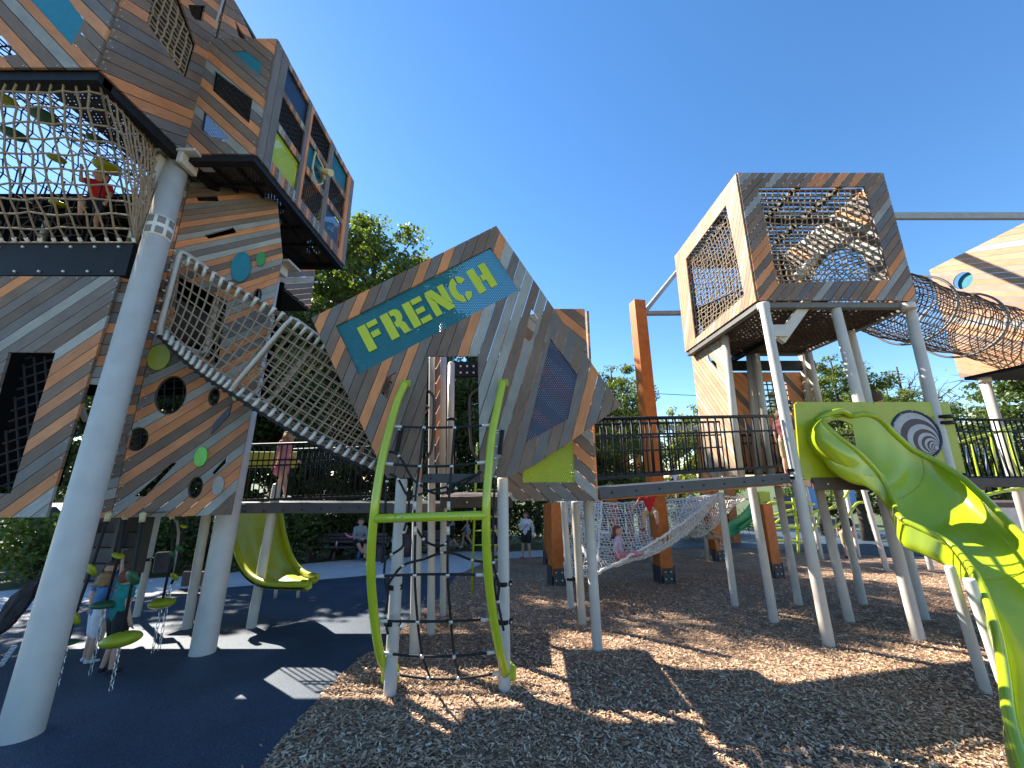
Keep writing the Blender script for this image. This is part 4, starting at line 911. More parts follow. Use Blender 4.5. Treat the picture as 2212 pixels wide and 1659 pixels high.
# ================================================================ ROPE CLIMBER
def Yc(y):
    return float(np.interp(y, [828, 900, 1000, 1120, 1250, 1400, 1462], [4.74, 4.56, 4.40, 4.33, 4.42, 4.70, 4.92]))
cl = thing('rope_climber', 'curved lime tube climber laced with black rope in front of the doorway', 'rope climber', G(965, 1480))
Lp = [(876, 827), (858, 868), (838, 940), (822, 1010), (808, 1110), (801, 1220), (808, 1330), (820, 1410), (838, 1460)]
Rp = [(1087, 825), (1077, 868), (1063, 940), (1056, 1010), (1050, 1110), (1053, 1220), (1065, 1330), (1078, 1400), (1092, 1455)]
def edge3(pp): return curve([P(a, b, Yc(b)) for a, b in pp], 5)
for pp in (Lp, Rp):
    q = MB(); q.tube(edge3(pp), .047, 18); q.build('side_tube', 'lime', cl)
    q = MB(); a = P(*pp[0], 4.765); q.box(a + Vector((0, 0, -.01)), (.13, .02, .09), bev=.005); q.build('mounting_plate', 'olive', cl)
    q = MB(); e = P(*pp[-1], 4.93); q.box(e + Vector((.02, .02, .0)), (.2, .06, .15), bev=.02); q.box(e + Vector((.0, .1, 0)), (.16, .16, .12), bev=.02); q.build('foot_clamp', 'lime', cl)
q = MB(); q.tube([P(812, 1120, 4.33), P(1050, 1113, 4.33)], .047, 18); cb = q.build('cross_tube', 'lime', cl)
q = MB()
for px in (855, 1018): q.tube([P(px - .6, 1118, 4.33), P(px + .6, 1118, 4.33)], .0485, 18)
q.build('tube_joint', 'olive', cb); q = MB()
for px in (865, 1001): q.sph(P(px, 1117, 4.28), .010, 8)
q.build('tube_bolt', 'alu', cb)
def lx(y, pp): return float(np.interp(y, [p[1] for p in pp], [p[0] for p in pp]))
v1 = [(916, 922), (907, 1000), (896, 1090), (897, 1150), (896, 1246), (902, 1341), (912, 1413), (928, 1462)]; v2 = [(982, 922), (976, 1000), (969, 1090), (968, 1150), (967, 1243), (974, 1341), (981, 1413), (992, 1462)]
rp = MB(); fr_ = MB(); jn = MB()
for y, sg in ((921, 4), (1001, 8), (1245, -3), (1341, 3), (1411, 9), (1455, 14)):
    a = (lx(y, Lp) + 8, y); b = (lx(y, Rp) - 8, y - 3); pts = []
    for k in range(13):
        f = k / 12; px = a[0] * (1 - f) + b[0] * f; py = a[1] * (1 - f) + b[1] * f + sg * math.sin(math.pi * f); pts.append(P(px, py, Yc(y) + .01))
    rp.tube(pts, .0135, 8); fr_.tube([pts[0], pts[1]], .019, 8); fr_.tube([pts[-1], pts[-2]], .019, 8)
    for vv in (v1, v2): px = float(np.interp(y, [p[1] for p in vv], [p[0] for p in vv])); jn.sph(P(px, y + sg * .8, Yc(y)), .024, 10)
for vv in (v1, v2):
    pts = [P(a, b, Yc(b)) for a, b in vv]; rp.tube(curve(pts, 4), .0135, 8)
    for yy in (1092, 1146): px = float(np.interp(yy, [p[1] for p in vv], [p[0] for p in vv])); fr_.tube([P(px, yy - 9, Yc(yy)), P(px, yy + 9, Yc(yy))], .019, 8)
# slack inner ropes back to the posts
for pts, Y in (([(842, 1024), (860, 1035), (880, 1070), (900, 1070), (930, 1060), (970, 1050), (1005, 1035), (1040, 1020)], 4.6), ([(840, 975), (862, 985), (888, 1030), (905, 1045), (940, 1066), (985, 1055), (1040, 1018)], 4.62), ([(824, 1215), (846, 1198), (870, 1180), (872, 1150), (882, 1110), (884, 1060)], 4.62), ([(900, 1142), (915, 1165), (938, 1178), (962, 1175), (972, 1150)], 4.55), ([(832, 1210), (830, 1245), (838, 1290), (832, 1330), (838, 1370)], 4.72), ([(838, 1262), (870, 1222), (915, 1208), (955, 1194), (985, 1197), (1020, 1210), (1060, 1216)], 4.6), ([(1062, 905), (1075, 935), (1066, 975), (1070, 1030), (1066, 1100), (1066, 1215), (1078, 1262), (1076, 1300), (1088, 1362)], 4.78), ([(1062, 1212), (1072, 1240), (1068, 1268), (1082, 1330)], 4.8), ([(858, 905), (860, 935), (858, 985), (836, 1040), (832, 1110), (826, 1210)], 4.8), ([(866, 1050), (868, 985), (858, 930)], 4.82)):
    rp.tube(curve([P(a, b, Y) for a, b in pts], 5), .0135, 8)
    for a, b in pts[1:-1:2]: jn.sph(P(a, b, Y), .022, 8)
for px, py in ((863, 928), (1075, 930), (1072, 965), (1070, 990)): jn.sph(P(px, py, 4.74), .018, 8)
rp.build('rope', 'brope', cl); build_each(fr_, 'ferrule', 'alu', cl); build_each(jn, 'rope_joint', 'steel', cl)
q = MB()
for px, py in ((862, 950), (1082, 955)): q.box(P(px, py, 4.75), (.05, .02, .30), Matrix.Rotation(.12, 3, 'Y'), bev=.004)
build_each(q, 'anchor_plate', 'black', cl)
# lime ladder behind the doorway
lb = G(1019, 1281); ld = thing('ladder', 'thin lime ladder standing behind the right side of the rope climber', 'ladder', lb)
Yl = lb.y
for dx in (0, .62):
    q = MB(); a = P(1019, 1281, Yl) + Vector((dx, 0, 0)); b = P(1028, 965, Yl) + Vector((dx, .3, 0)); q.tube([a, b, b + Vector((0, .12, .12)), b + Vector((0, .3, .1))], .028, 8); q.build('stile', 'lime', ld)
for i in range(9):
    a = P(1019, 1281, Yl).lerp(P(1028, 965, Yl) + Vector((0, .3, 0)), (i + 1.2) / 10.5); q = MB(); q.tube([a, a + Vector((.62, 0, 0))], .018, 8); q.build('rung', 'lime', ld)

# ================================================================ WALKWAYS
br = thing('walkway', 'dark-railed walkway between the tower and the playhouse, with a girl on it', 'walkway', (-3.4, 7, gz(7)))
A = P(516, 1098, 7.0); Bq = P(960, 1083, 7.0); zt = 1.60
q = MB(); d = (Bq - A); q.box((A + Bq) / 2 + Vector((0, .6, -.03)), (d.length, 1.25, .06)); q.build('deck', 'deck', br)
q = MB(); q.box((A + Bq) / 2 + Vector((0, -.04, -.05)), (d.length, .06, .17), bev=.01); o = q.build('edge_beam', 'deck', br); q = MB()
for i in range(11): q.disc(A.lerp(Bq, (i + .5) / 11) + Vector((0, -.075, -.05)), (0, 1, 0), .016, .01, 8)
build_each(q, 'beam_bolt', 'black', o)
railing(A + Vector((0, 0, .05)), P(838, 1088, 7) + Vector((0, 0, .05)), 1.04, br, 26, (.27, .36))
railing(A + Vector((0, 1.25, .05)), Bq + Vector((0, 1.25, .05)), 1.04, br, 34, (.3,))
q = MB(); q.box(P(590, 985, 8.1), (1.0, .04, .18), bev=.01); q.box(P(590, 1003, 8.1), (1.0, .04, .14), bev=.01); q.build('olive_slat_panel', 'olive', br)
# right walkway
w2 = thing('walkway', 'dark-railed walkway between the playhouse and the net cube tower', 'walkway', (3, 6, gz(6)))
A = P(1290, 1066, 5.35); Bq = P(1700, 1033, 6.35); d = Bq - A; t_ = d.normalized(); s_ = Vector((-t_.y, t_.x, 0)).normalized(); rot = Matrix((t_, s_, t_.cross(s_))).transposed()
q = MB(); q.box((A + Bq) / 2 + s_ * .6 + Vector((0, 0, 0)), (d.length, 1.2, .05), rot); q.build('deck', 'deck', w2)
q = MB(); q.box((A + Bq) / 2 - s_ * .03, (d.length, .06, .15), rot, bev=.008); o = q.build('edge_beam', 'deck', w2); q = MB()
for i in range(9): q.disc(A.lerp(Bq, (i + .5) / 9) - s_ * .065, s_, .014, .01, 8)
build_each(q, 'beam_bolt', 'black', o)
q = MB(); q.box((A + Bq) / 2 + s_ * .06 + Vector((0, 0, -.085)), (d.length * .96, .06, .03), rot); q.build('orange_underbeam', 'timber', w2)
railing(A + Vector((0, 0, .09)), Bq + Vector((-.06, 0, .09)), P(1285, 905, 5.35).z - A.z - .09, w2, 22, (.26,), .10, rt=.026, rb=.0135)
railing(A + s_ * 1.2 + Vector((0, 0, .09)), Bq + s_ * 1.2 + Vector((0, 0, .09)), .98, w2, 26, (.26, .5), .10, rt=.022, rb=.012)
for (b, tpp, r_) in (((1588, 1309), (1556, 1064), .068),):
    B = G(*b); post(B, P(tpp[0], tpp[1], B.y), r_, w2)

# ================================================================ NET CUBE TOWER
ct = thing('net_cube_tower', 'plank and rope-net cube raised on white posts at the right', 'play tower', (5.8, 8, gz(8)))
cx0, cx1, cy0, cy1, cz0, cz1 = 4.45, 7.32, 6.42, 9.35, 5.10, 7.83
pf = front(cy0); pl = Plane((cx0, cy0, 0), (0, -1, 0))   # normal -X : u=-Y
win = [(1636, 407), (1864, 405), (1921, 606), (1676, 613)]
cladding('cube_front_cladding', pf, [v(cx0, cz0), v(cx1, cz0), v(cx1, cz1), v(cx0, cz1)], [win], 49, ct, seed=61, w=.122, tones=[TONES[0], TONES[0], TONES[3], TONES[3], TONES[5], (.12, .115, .12), (.12, .115, .12), (.26, .26, .25)])
wl = [(1571, 443), (1611, 638), (1504, 732), (1484, 559)]
Lpoly = [v(0, cz0), v(-(cy1 - cy0), cz0), v(-(cy1 - cy0), cz1), v(0, cz1)]
cladding('cube_left_cladding', pl, Lpoly, [wl], 60, ct, seed=62, w=.12, tones=WARM)
pr_ = Plane((cx1, cy0, 0), (0, 1, 0)); cladding('cube_right_cladding', pr_, [v(.03, cz0), v(2.9, cz0), v(2.9, cz1), v(.03, cz1)], [circle2(v(1.5, 6.22), .78, 26)], 50, ct, seed=63, screws=False)
pb_ = front(cy1); cladding('cube_back_cladding', pb_, [v(cx0, cz0), v(cx1, cz0), v(cx1, cz1), v(cx0, cz1)], [[v(cx0 + .4, cz0 + .35), v(cx1 - .4, cz0 + .35), v(cx1 - .4, cz1 - .35), v(cx0 + .4, cz1 - .35)]], 55, ct, seed=64, screws=False)
w2d = [pf.to(p) for p in win]; mb = MB()
g = net(mb, [pf.w(w2d[3].x - .02, w2d[3].y - .02, -.05), pf.w(w2d[2].x + .02, w2d[2].y, -.05), pf.w(w2d[1].x, w2d[1].y, -.05), pf.w(w2d[0].x, w2d[0].y, -.05)], 19, 18, .0125, Vector((0, .14, 0)), .018)
for row in g[1:-1]:
    for p in row[1:-1]: mb.sph(p, .02, 5)
o = mb.build('front_net', 'tan_rope', ct)
mb = MB(); l2 = [pl.to(p) for p in wl]; g = net(mb, [pl.w(l2[2].x, l2[2].y, -.05), pl.w(l2[1].x, l2[1].y, -.05), pl.w(l2[0].x, l2[0].y, -.05), pl.w(l2[3].x, l2[3].y, -.05)], 17, 20, .0125, Vector((.1, 0, 0)), .018)
for row in g[1:-1]:
    for p in row[1:-1]: mb.sph(p, .02, 5)
mb.build('left_net', 'tan_rope', ct)
mb = MB(); net(mb, [(cx0 + .15, cy1 - .1, cz0 + .1), (cx1 - .15, cy1 - .1, cz0 + .1), (cx1 - .15, cy1 - .1, cz1 - .15), (cx0 + .15, cy1 - .1, cz1 - .15)], 17, 16, .012, Vector((0, -.2, 0)), .02)
net(mb, [(cx0 + .1, cy0 + .4, cz0 + .5), (cx1 - .1, cy0 + .5, cz0 + .5), (cx1 - .15, cy1 - .3, cz0 + 1.3), (cx0 + .1, cy1 - .3, cz0 + 1.0)], 17, 16, .018, Vector((0, 0, -.3)), .03)
mb.build('inner_nets', 'drope', ct)
mb = MB(); net(mb, [(cx0 + .12, cy0 + .12, cz0 - .03), (cx1 - .12, cy0 + .12, cz0 - .03), (cx1 - .12, cy1 - .12, cz0 - .03), (cx0 + .12, cy1 - .12, cz0 - .03)], 26, 26, .027, Vector((0, 0, -.12)), .012); mb.build('net_floor', 'drope', ct)
# louvred roof and inner frame
q = MB()
for i in range(20): q.box((cx0 + cx1 and (cx0 + cx1) / 2, cy0 + .15 + i * .14, cz1 - .03), (cx1 - cx0 - .08, .035, .05))
q.build('roof_slats', 'deck', ct); q = MB()
for x in (cx0 + .5, cx0 + 1.35, cx0 + 2.2): q.box((x, (cy0 + cy1) / 2, cz1 - .10), (.10, cy1 - cy0 - .1, .09))
q.box(((cx0 + cx1) / 2, cy0 + 1.3, cz1 - .1), (cx1 - cx0 - .1, .1, .085)); q.build('roof_beams', 'black', ct)
q = MB()
for (x, y) in ((cx0 + .05, cy0 + .1), (cx1 - .05, cy0 + .1), (cx0 + .05, cy1 - .05), (cx1 - .05, cy1 - .05)): q.box((x, y, (cz0 + cz1) / 2), (.08, .08, cz1 - cz0 - .1))
q.build('cube_frame', 'black', ct)
q = MB(); q.tube([P(1720, 600, 8.2), P(1775, 545, 8.3), P(1850, 450, 8.4)], .10, 14); q.build('inner_beam', 'wframe', ct); q = MB(); q.box((5.55, 8.75, 5.75), (1.9, .05, 1.1), Matrix.Rotation(-.25, 3, 'Y')); q.box((5.9, 8.2, 5.35), (1.6, .9, .05)); q.build('cube_shade_slab', 'black', ct)  # black slabs added to darken the inside of the cube
q = MB(); q.disc(P(1852, 432, 7.9), (.3, -1, -.2), .26, .12, 20); q.build('round_cap', 'black', ct); q = MB(); q.disc(P(1845, 492, 8.0), (.3, -1, -.4), .32, .06, 24); q.build('pale_disc', 'pale', ct) if 'pale' in M else None
q = MB()
for a, b in (((cx0 + .0, cx1), cy0 + .09), ((cx0, cx1), cy1 - .06)): q.box(((a[0] + a[1]) / 2, b, cz0 - .06), (cx1 - cx0, .12, .10))
for x in (cx0 + .06, cx1 - .06): q.box((x, (cy0 + cy1) / 2, cz0 - .065), (.12, cy1 - cy0 - .3, .1))
q.build('floor_frame', 'fascia', ct)
# sunlit lower plank wall
p7 = Plane((cx0 + .2, 8.0, 0), (0, -1, 0)); zb_ = 2.0
cladding('lower_left_cladding', p7, [v(0, 2.03), v(-1.45, 2.03), v(-1.45, cz0 - .02), v(.02, cz0 - .02)], [[(1530, 762), (1550, 785), (1553, 800), (1534, 778)]], 130, ct, seed=65, w=.11, tones=[(.40, .27, .16), (.42, .24, .13), (.36, .25, .17), (.44, .30, .18), (.40, .36, .3)])
cladding('lower_back_cladding', front(9.5), [v(cx0 + .25, 2.05), v(7.6, 2.05), v(7.6, 4.6), v(cx0 + .25, 4.6)], [[v(6.15, 3.5), v(6.95, 3.5), v(6.95, 4.35), v(6.15, 4.35)], [v(4.95, 2.1), v(5.45, 2.1), v(5.45, 4.3), v(4.95, 4.3)]], 128, ct, seed=66, w=.14, tones=[TONES[0], TONES[0], TONES[2], TONES[5]])
netpoly('rear_net_window', front(9.48), [v(6.15, 3.5), v(6.95, 3.5), v(6.95, 4.35), v(6.15, 4.35)], ct, 'drope', .018, .14, 0, 90)
q = MB(); q.box((6.25, 9.4, 4.75), (2.9, .08, .25)); q.box((5.6, 8.4, 4.9), (.1, 2.2, .12)); q.build('dark_tie_beam', 'black', ct)
# platform
slab(4.78, 9.4, 6.35, 9.6, 1.84, 1.98, 'platform', 'brown', ct); slab(4.78, 7.5, 6.30, 6.345, 1.80, 1.99, 'platform_edge', 'brown', ct, 6)
slab(7.3, 10.6, 7.2, 7.26, 1.84, 2.02, 'platform_edge', 'deck', ct, 6)
tp_posts = [((1791, 1396), (1649, 655), .078), ((1986, 1384), (1802, 655), .08), ((2140, 1385), (1962, 655), .08), ((1673, 1345), (1624, 1052), .072), ((1726, 1307), (1680, 1050), .07), ((1836, 1343), (1767, 1046), .074), ((1866, 1306), (1806, 1046), .072), ((1997, 1339), (1836, 715), .08), ((1917, 1234), (1864, 1052), .07), ((2012, 1231), (1962, 1052), .075), ((1776, 1208), (1740, 1052), .07), ((1855, 1204), (1826, 1052), .07)]
for b, t, r_ in tp_posts:
    B = G(*b); post(B, P(t[0], t[1], B.y), r_, ct)
for a, b, Y in (((1604, 1056), (1564, 716), 8.0), ((1640, 1040), (1620, 770), 9.2), ((1668, 1040), (1632, 765), 9.0), ((1772, 890), (1745, 760), 9.2), ((1752, 890), (1733, 765), 9.4)):
    mb = MB(); mb.tube([P(*a, Y), P(*b, Y)], .075 if Y < 8.5 else .085, 18); mb.build('post', 'post', ct)
for px, py in ((1649, 662), (1803, 662), (1962, 662)):
    q = MB(); q.disc(P(px, py, 6.42 if px != 1803 else 6.6), (0, 0, 1), .10, .12, 20); q.build('post_cap', 'post', ct)
q = MB(); a = P(1686, 735, 6.55); b = P(1740, 655, 6.6); d = b - a; L_ = d.length; rot = Matrix.Rotation(-math.atan2(d.z, d.x), 3, 'Y'); q.box((a + b) / 2, (L_, .09, .17), rot); q.box(P(1680, 715, 6.5), (.3, .07, .22)); q.build('diagonal_brace', 'post', ct)
for px, py in ((1691, 870), (1693, 884), (1711, 1016), (1716, 1032), (2041, 900), (2045, 913)):
    clamp(P(px, py, 6.33 if px < 1800 else 6.42), .082, ct, 'black', 'railing_clamp')
B1, B2 = P(2049, 1038, 7.2), P(2320, 1040, 7.2); railing(B1, B2, P(2049, 906, 7.2).z - B1.z, ct, 22, (.2,), .05, rb=.013)
railing((4.9, 9.45, 2.0), (8.6, 9.45, 2.0), 1.0, ct, 30, (.2,), .1, rb=.012)
# end panel with the round spiral disc
p8 = front(6.5); eye = [(1886, 869), (2040, 869), (2047, 876), (2082, 1022), (1905, 1022), (1882, 876)]
ep = sheetp('disc_panel', p8, eye, 'olive', ct, .03); cE = p8.to((1975, 940)); rE = .40
q = MB(); q.tube([p8.w(p.x, p.y, .035) for p in circle2(cE, rE, 40)], .022, 8, closed=True); q.build('disc_rim', 'navy', ep)
q = MB(); c2 = cE.copy(); rr_ = rE; k = 0
while rr_ > .03:
    q.disc(p8.w(c2.x, c2.y, .032 + .003 * k), (0, 1, 0), rr_, .004, 40, k % 2); k += 1; nr = rr_ * (.80 if k % 2 else .82); c2 = c2 + Vector((.72, -.62)) * (rr_ - nr) * .95; rr_ = nr
M['pale'] = mat('pale_grey_print', (.36, .36, .38), .4); q.build('spiral_print', ['pale', 'bench'], ep)
q = MB()
for a in range(12): q.sph(p8.w(cE.x + rE * 1.0 * math.cos(a * .5236), cE.y + rE * math.sin(a * .5236), .06), .010, 6)
build_each(q, 'disc_bolt', 'alu', ep)
# ================================================================ WAVE SLIDE
ws = thing('wave_slide', 'glossy lime wave slide curving down from the net cube tower', 'slide', G(2130, 1495))
pS = front(6.36); hole_c = pS.to((1815, 952)); hr = .56
sheetp('slide_panel', pS, [(1714, 874), (1720, 869), (1880, 869), (1886, 876), (1918, 1030), (1728, 1038)], 'olive', ws, .03, 0, [circle2(hole_c, .34, 28)])
LR = [  # left rim, right rim, depth below rims (world)
 ((5.05, 6.34, 2.92), (5.62, 6.34, 2.98), .72), ((5.00, 6.18, 2.86), (5.80, 6.24, 3.0), .80), ((5.10, 6.05, 2.62), (5.98, 6.20, 2.90), .70), ((5.30, 5.98, 2.38), (6.12, 6.16, 2.66), .52), ((5.52, 6.0, 2.12), (6.30, 6.12, 2.42), .42),
 ((5.60, 5.95, 1.88), (6.42, 5.98, 2.26), .40), ((5.50, 5.78, 1.64), (6.46, 5.72, 2.02), .40), ((5.28, 5.50, 1.46), (6.36, 5.45, 1.80), .38), ((5.34, 5.30, 1.34), (6.18, 5.12, 1.54), .34), ((5.42, 5.10, 1.20), (6.02, 4.85, 1.34), .32), ((5.26, 4.80, 1.03), (5.84, 4.62, 1.20), .34), ((4.98, 4.48, .90), (5.66, 4.32, 1.02), .36), ((4.68, 4.18, .76), (5.40, 4.05, .86), .36), ((4.32, 3.85, .62), (5.10, 3.72, .70), .34), ((3.92, 3.52, .48), (4.78, 3.36, .54), .32), ((3.52, 3.2, .34), (4.45, 3.02, .38), .28), ((3.2, 2.9, .2), (4.2, 2.7, .22), .24)]
Ls = curve([Vector(a) for a, b, c in LR], 5); Rs = curve([Vector(b) for a, b, c in LR], 5); Ds = curve([Vector((c, 0, 0)) for a, b, c in LR], 5)
inner = []; outer = []; n = 18
for a, b, d in zip(Ls, Rs, Ds):
    r1, r2 = [], []
    for k in range(n + 1):
        t = k / n; s2 = math.sin(math.pi * t); dep = d.x * 1.12 * s2 ** .62
        tt = .5 - .5 * math.cos(math.pi * t) * (1 + (.55 if t < .5 else .2) * s2); p = a.lerp(b, tt); r1.append(p - Vector((0, 0, dep))); r2.append(p - Vector((0, 0, dep + .035)) + (b - a).normalized() * (.03 if t > .5 else -.03) * (abs(2 * t - 1)))
    inner.append(r1); outer.append(r2)
q = MB(); q.sheet(inner); q.sheet([list(reversed(r)) for r in outer]); trough = q.build('trough', 'limep', ws)
q = MB(); q.tube(Ls, .038, 10); q.tube(Rs, .045, 10); q.build('rim', 'limep', ws)
q = MB(); q.tube([p + Vector((0, 0, .003)) for p in inner[47]], .006, 5); q.tube([p for p in inner[22]], .006, 5); q.build('section_joint', 'olive', trough)
# flared hood from panel to the slide mouth (left side)
ringc = [pS.w(p.x, p.y, .03) for p in [hole_c + Vector((math.cos(a), math.sin(a) * .8)) * hr for a in [R(75 + i * 170 / 20) for i in range(21)]]]
riml = [Ls[int(i * 22 / 20)] for i in range(21)]; g = []
for k in range(9):
    t = k / 8; g.append([ringc[i].lerp(riml[i], t) + Vector((-.16 * math.sin(math.pi * t), -.16 * math.sin(math.pi * t), -.05 * math.sin(math.pi * t))) for i in range(21)])
q = MB(); q.sheet(g); q.sheet([[p + Vector((.02, .02, -.015)) for p in row] for row in g]); q.build('hood', 'limep', ws)
q = MB(); arcp = [Ls[0].lerp(Rs[0], t) + Vector((0, -.02 - .1 * math.sin(math.pi * t), .10 * math.sin(math.pi * t))) for t in [i / 8 for i in range(9)]]; q.tube(arcp, .045, 10); q.build('hood_arch', 'limep', ws)
for b, t in (((2131, 1496), (2050, 1222)), ((2196, 1557), (2093, 1250))):
    B = G(*b); post(B, P(t[0], t[1], B.y), .05, ws, name='leg')
# white legs under the entry ramp
b = G(1940, 1240)
q = MB(); a = P(1962, 1105, 6.9); q.box((a.x, 6.95, a.z), (.03, .7, 1.0)); q.build('perforated_side', 'deck', ct)

# ================================================================ ROUND NET TUBE + FAR TOWER
ft = thing('far_tower', 'sunlit plank tower cut off by the right edge', 'play tower', (13.5, 9, gz(9)))
pT = Plane((13.3, 11.04, 0), (0, -1, 0)); 
cladding('side_cladding', pT, [v(0, 4.85), v(5.5, 4.85), v(5.5, 8.4), v(0, 8.4)], [circle2(pT.to((2082, 606)), .25, 24)], -25, ft, seed=71, w=.15, tones=WARM, fan=12)
q = MB(); q.box((14.8, 8.3, 4.82), (2.9, 5.4, .1)); q.build('floor', 'black', ft)
q = MB(); c = pT.to((2086, 608)); q.disc(pT.w(c.x, c.y, -.1), (1, 0, 0), .28, .02, 24); q.build('teal_window', 'teal', ft)
cladding('front_cladding', front(5.54), [v(13.32, 4.85), v(16, 4.85), v(16, 8.4), v(13.32, 8.4)], (), 40, ft, seed=72, w=.15, screws=False)
for (x, y) in ((13.55, 10.7), (13.6, 6.6), (15.5, 10.6)):
    mb = MB(); mb.tube([(x, y, gz(y) - .1), (x, y, 4.8)], .11, 18); mb.tube([(x, y, 4.62), (x, y, 4.8)], .14, 18); mb.build('post', 'post', ft)
nt_ = thing('net_tube', 'round rope-net crawl tube from the net cube to the far tower', 'net tube', (10.3, 9, 5.8))
pa, pb2 = Vector((cx1 - .05, 7.92, 6.22)), Vector((13.3, 10.0, 5.85)); ax = (pb2 - pa).normalized(); u_ = ax.cross(Vector((0, 0, 1))).normalized(); w_ = u_.cross(ax); mb = MB(); rt_ = .78; NR, NL = 46, 26
rings = []
for i in range(NR + 1):
    f = i / NR; c = pa.lerp(pb2, f) + Vector((0, 0, -.10 * math.sin(math.pi * f))); r_ = rt_ * (1 - .08 * abs(math.sin(f * math.pi * 3)))
    rings.append([c + (u_ * math.cos(a) + w_ * math.sin(a)) * r_ + Vector([random.uniform(-.012, .012) for _ in range(3)]) for a in [2 * math.pi * k / NL for k in range(NL)]])
for r_ in rings: mb.tube(r_, .0125, 4, closed=True)
for k in range(NL): mb.tube([r_[k] for r_ in rings], .0125, 4, cap=False)
mb.build('rope_mesh', 'drope', nt_)
for f in (.42, .74):
    c = pa.lerp(pb2, f) + Vector((0, 0, -.08)); q = MB(); q.tube([c + (u_ * math.cos(a) + w_ * math.sin(a)) * .84 for a in [2 * math.pi * k / 40 for k in range(40)]], .028, 8, closed=True); q.build('hoop', 'fascia', nt_)
q = MB(); q.disc(pa, ax, .86, .04, 32); 
# ================================================================ ORANGE TIMBER POSTS, STEEL BEAMS, HAMMOCK NETS
def timber(b, t, w_, label, foot=.42):
    B = G(*b); Tp = P(t[0], t[1], B.y); o = thing('timber_post', label, 'timber post', B, 'orange timber posts with black steel shoes')
    dirv = (Tp - B).normalized(); c = (B + Tp) / 2; L_ = (Tp - B).length; zz = dirv; xx = Vector((1, 0, 0)); xx = (xx - zz * xx.dot(zz)).normalized(); rot = Matrix((xx, zz.cross(xx), zz)).transposed() @ Matrix.Rotation(.2, 3, 'Z')
    q = MB(); q.box(c + dirv * foot * .25, (w_, w_, L_ - foot * .5), rot, bev=.012); q.build('timber', 'timber', o)
    q = MB()
    for sx in (-1, 1): q.box(B + dirv * foot * .5 + rot @ Vector((sx * (w_ / 2 + .012), 0, 0)), (.02, w_ * 1.05, foot), rot); q.box(B + dirv * foot * .45 + rot @ Vector((0, sx * (w_ / 2 + .012), 0)), (w_ * .8, .02, foot * .9), rot)
    q.box(B + Vector((0, 0, .0)), (w_ * 1.2, w_ * 1.2, .08)); sh = q.build('steel_shoe', 'deck', o); q = MB()
    for i in (-1, 1):
        for j in (.3, .7): q.disc(B + dirv * foot * j + rot @ Vector((i * w_ * .22, -w_ / 2 - .03, 0)), rot @ Vector((0, 1, 0)), .02, .02, 8)
    build_each(q, 'shoe_bolt', 'alu', sh); return o
timber((1436, 1258), (1376, 652), .36, 'tall orange timber post rising above the walkway railing')
timber((1203, 1262), (1200, 1086), .36, 'orange timber post right of the woman in white', .45)
timber((1187, 1218), (1186, 1088), .32, 'orange timber post partly hidden behind its wider neighbour')
timber((1553, 1212), (1535, 1100), .36, 'orange timber post behind the small hammock net')
timber((1673, 1247), (1648, 1088), .32, 'orange timber post between the slim white posts under the net cube')
timber((1333, 1200), (1322, 1080), .34, 'orange timber post seen through the big hammock net')
q = MB(); 
def bar(mb, a, b, w_, h_):
    a, b = Vector(a), Vector(b); d = (b - a).normalized(); s_ = d.cross(Vector((0, 0, 1))).normalized(); mb.box((a + b) / 2, ((b - a).length, w_, h_), Matrix((d, s_, d.cross(s_))).transposed())
sf = thing('steel_frame', 'grey steel beams between the orange post top and the sky behind the cube', 'steel frame', G(1436, 1258))
for nm, a, b, Y1, Y2, h_ in (('lower_beam', (1386, 677), (1640, 675), 11.0, 11.0, .12), ('diagonal_beam', (1392, 674), (1560, 467), 11.0, 12.5, .12), ('upper_beam', (1540, 467), (2420, 467), 12.5, 12.5, .26)):
    q = MB(); bar(q, P(*a, Y1), P(*b, Y2), .12, h_); q.build(nm, 'beam', sf)
def hammock(label, cor, nu, nv, sag, r_):
    t = thing('hammock_net', label, 'hammock net', (cor[0] + cor[1] + cor[2] + cor[3]) / 4, 'pale rope nets slung between the orange posts'); mb = MB(); a, b, c, d = cor
    pts = {}
    for i in range(nu + 1):
        for j in range(nv + 1):
            u, w_ = i / nu, j / nv; p = bilin(a, b, c, d, u, w_) + Vector((0, 0, -sag * (math.sin(math.pi * u) ** .8 * (.18 + .82 * math.sin(math.pi * w_ ** .6))))); pts[i, j] = p + Vector([random.uniform(-.02, .02) for _ in range(3)])
    for i in range(nu + 1):   # honeycomb-like mesh: verticals zigzag
        mb.tube([pts[i, j] + (b - a) * ((.28 if (j // 1) % 2 else -.0) / nu) for j in range(nv + 1)], r_, 4, cap=False)
    for j in range(nv + 1): mb.tube([pts[i, j] + (b - a) * ((.28 if j % 2 else 0) / nu) for i in range(nu + 1)], r_, 4, cap=False)
    mb.build('rope_mesh', 'wrope', t); q = MB()
    for j in (0, nv): q.tube([pts[i, j] for i in range(nu + 1)], r_ * 2.4, 6)
    for i in (0, nu): q.tube([pts[i, j] for j in range(nv + 1)], r_ * 2.4, 6)
    q.build('border_rope', 'wrope', t); return t
hammock('big pale rope net holding the lying girl and the child in red', [P(1285, 1240, 8.3), P(1552, 1068, 10.6), P(1560, 1066, 13.0), P(1212, 1086, 12.4)], 46, 30, .70, .0125)
hammock('pale rope net hanging upright at the left of the slung nets', [P(1222, 1250, 10.0), P(1288, 1242, 8.4), P(1300, 1080, 11.0), P(1212, 1086, 11.6)], 13, 30, .05, .011)
hammock('small deep pouch net behind the slim white post', [P(1450, 1150, 12.5), P(1548, 1072, 11.4), P(1620, 1076, 13.0), P(1490, 1070, 14.2)], 24, 18, .75, .010)
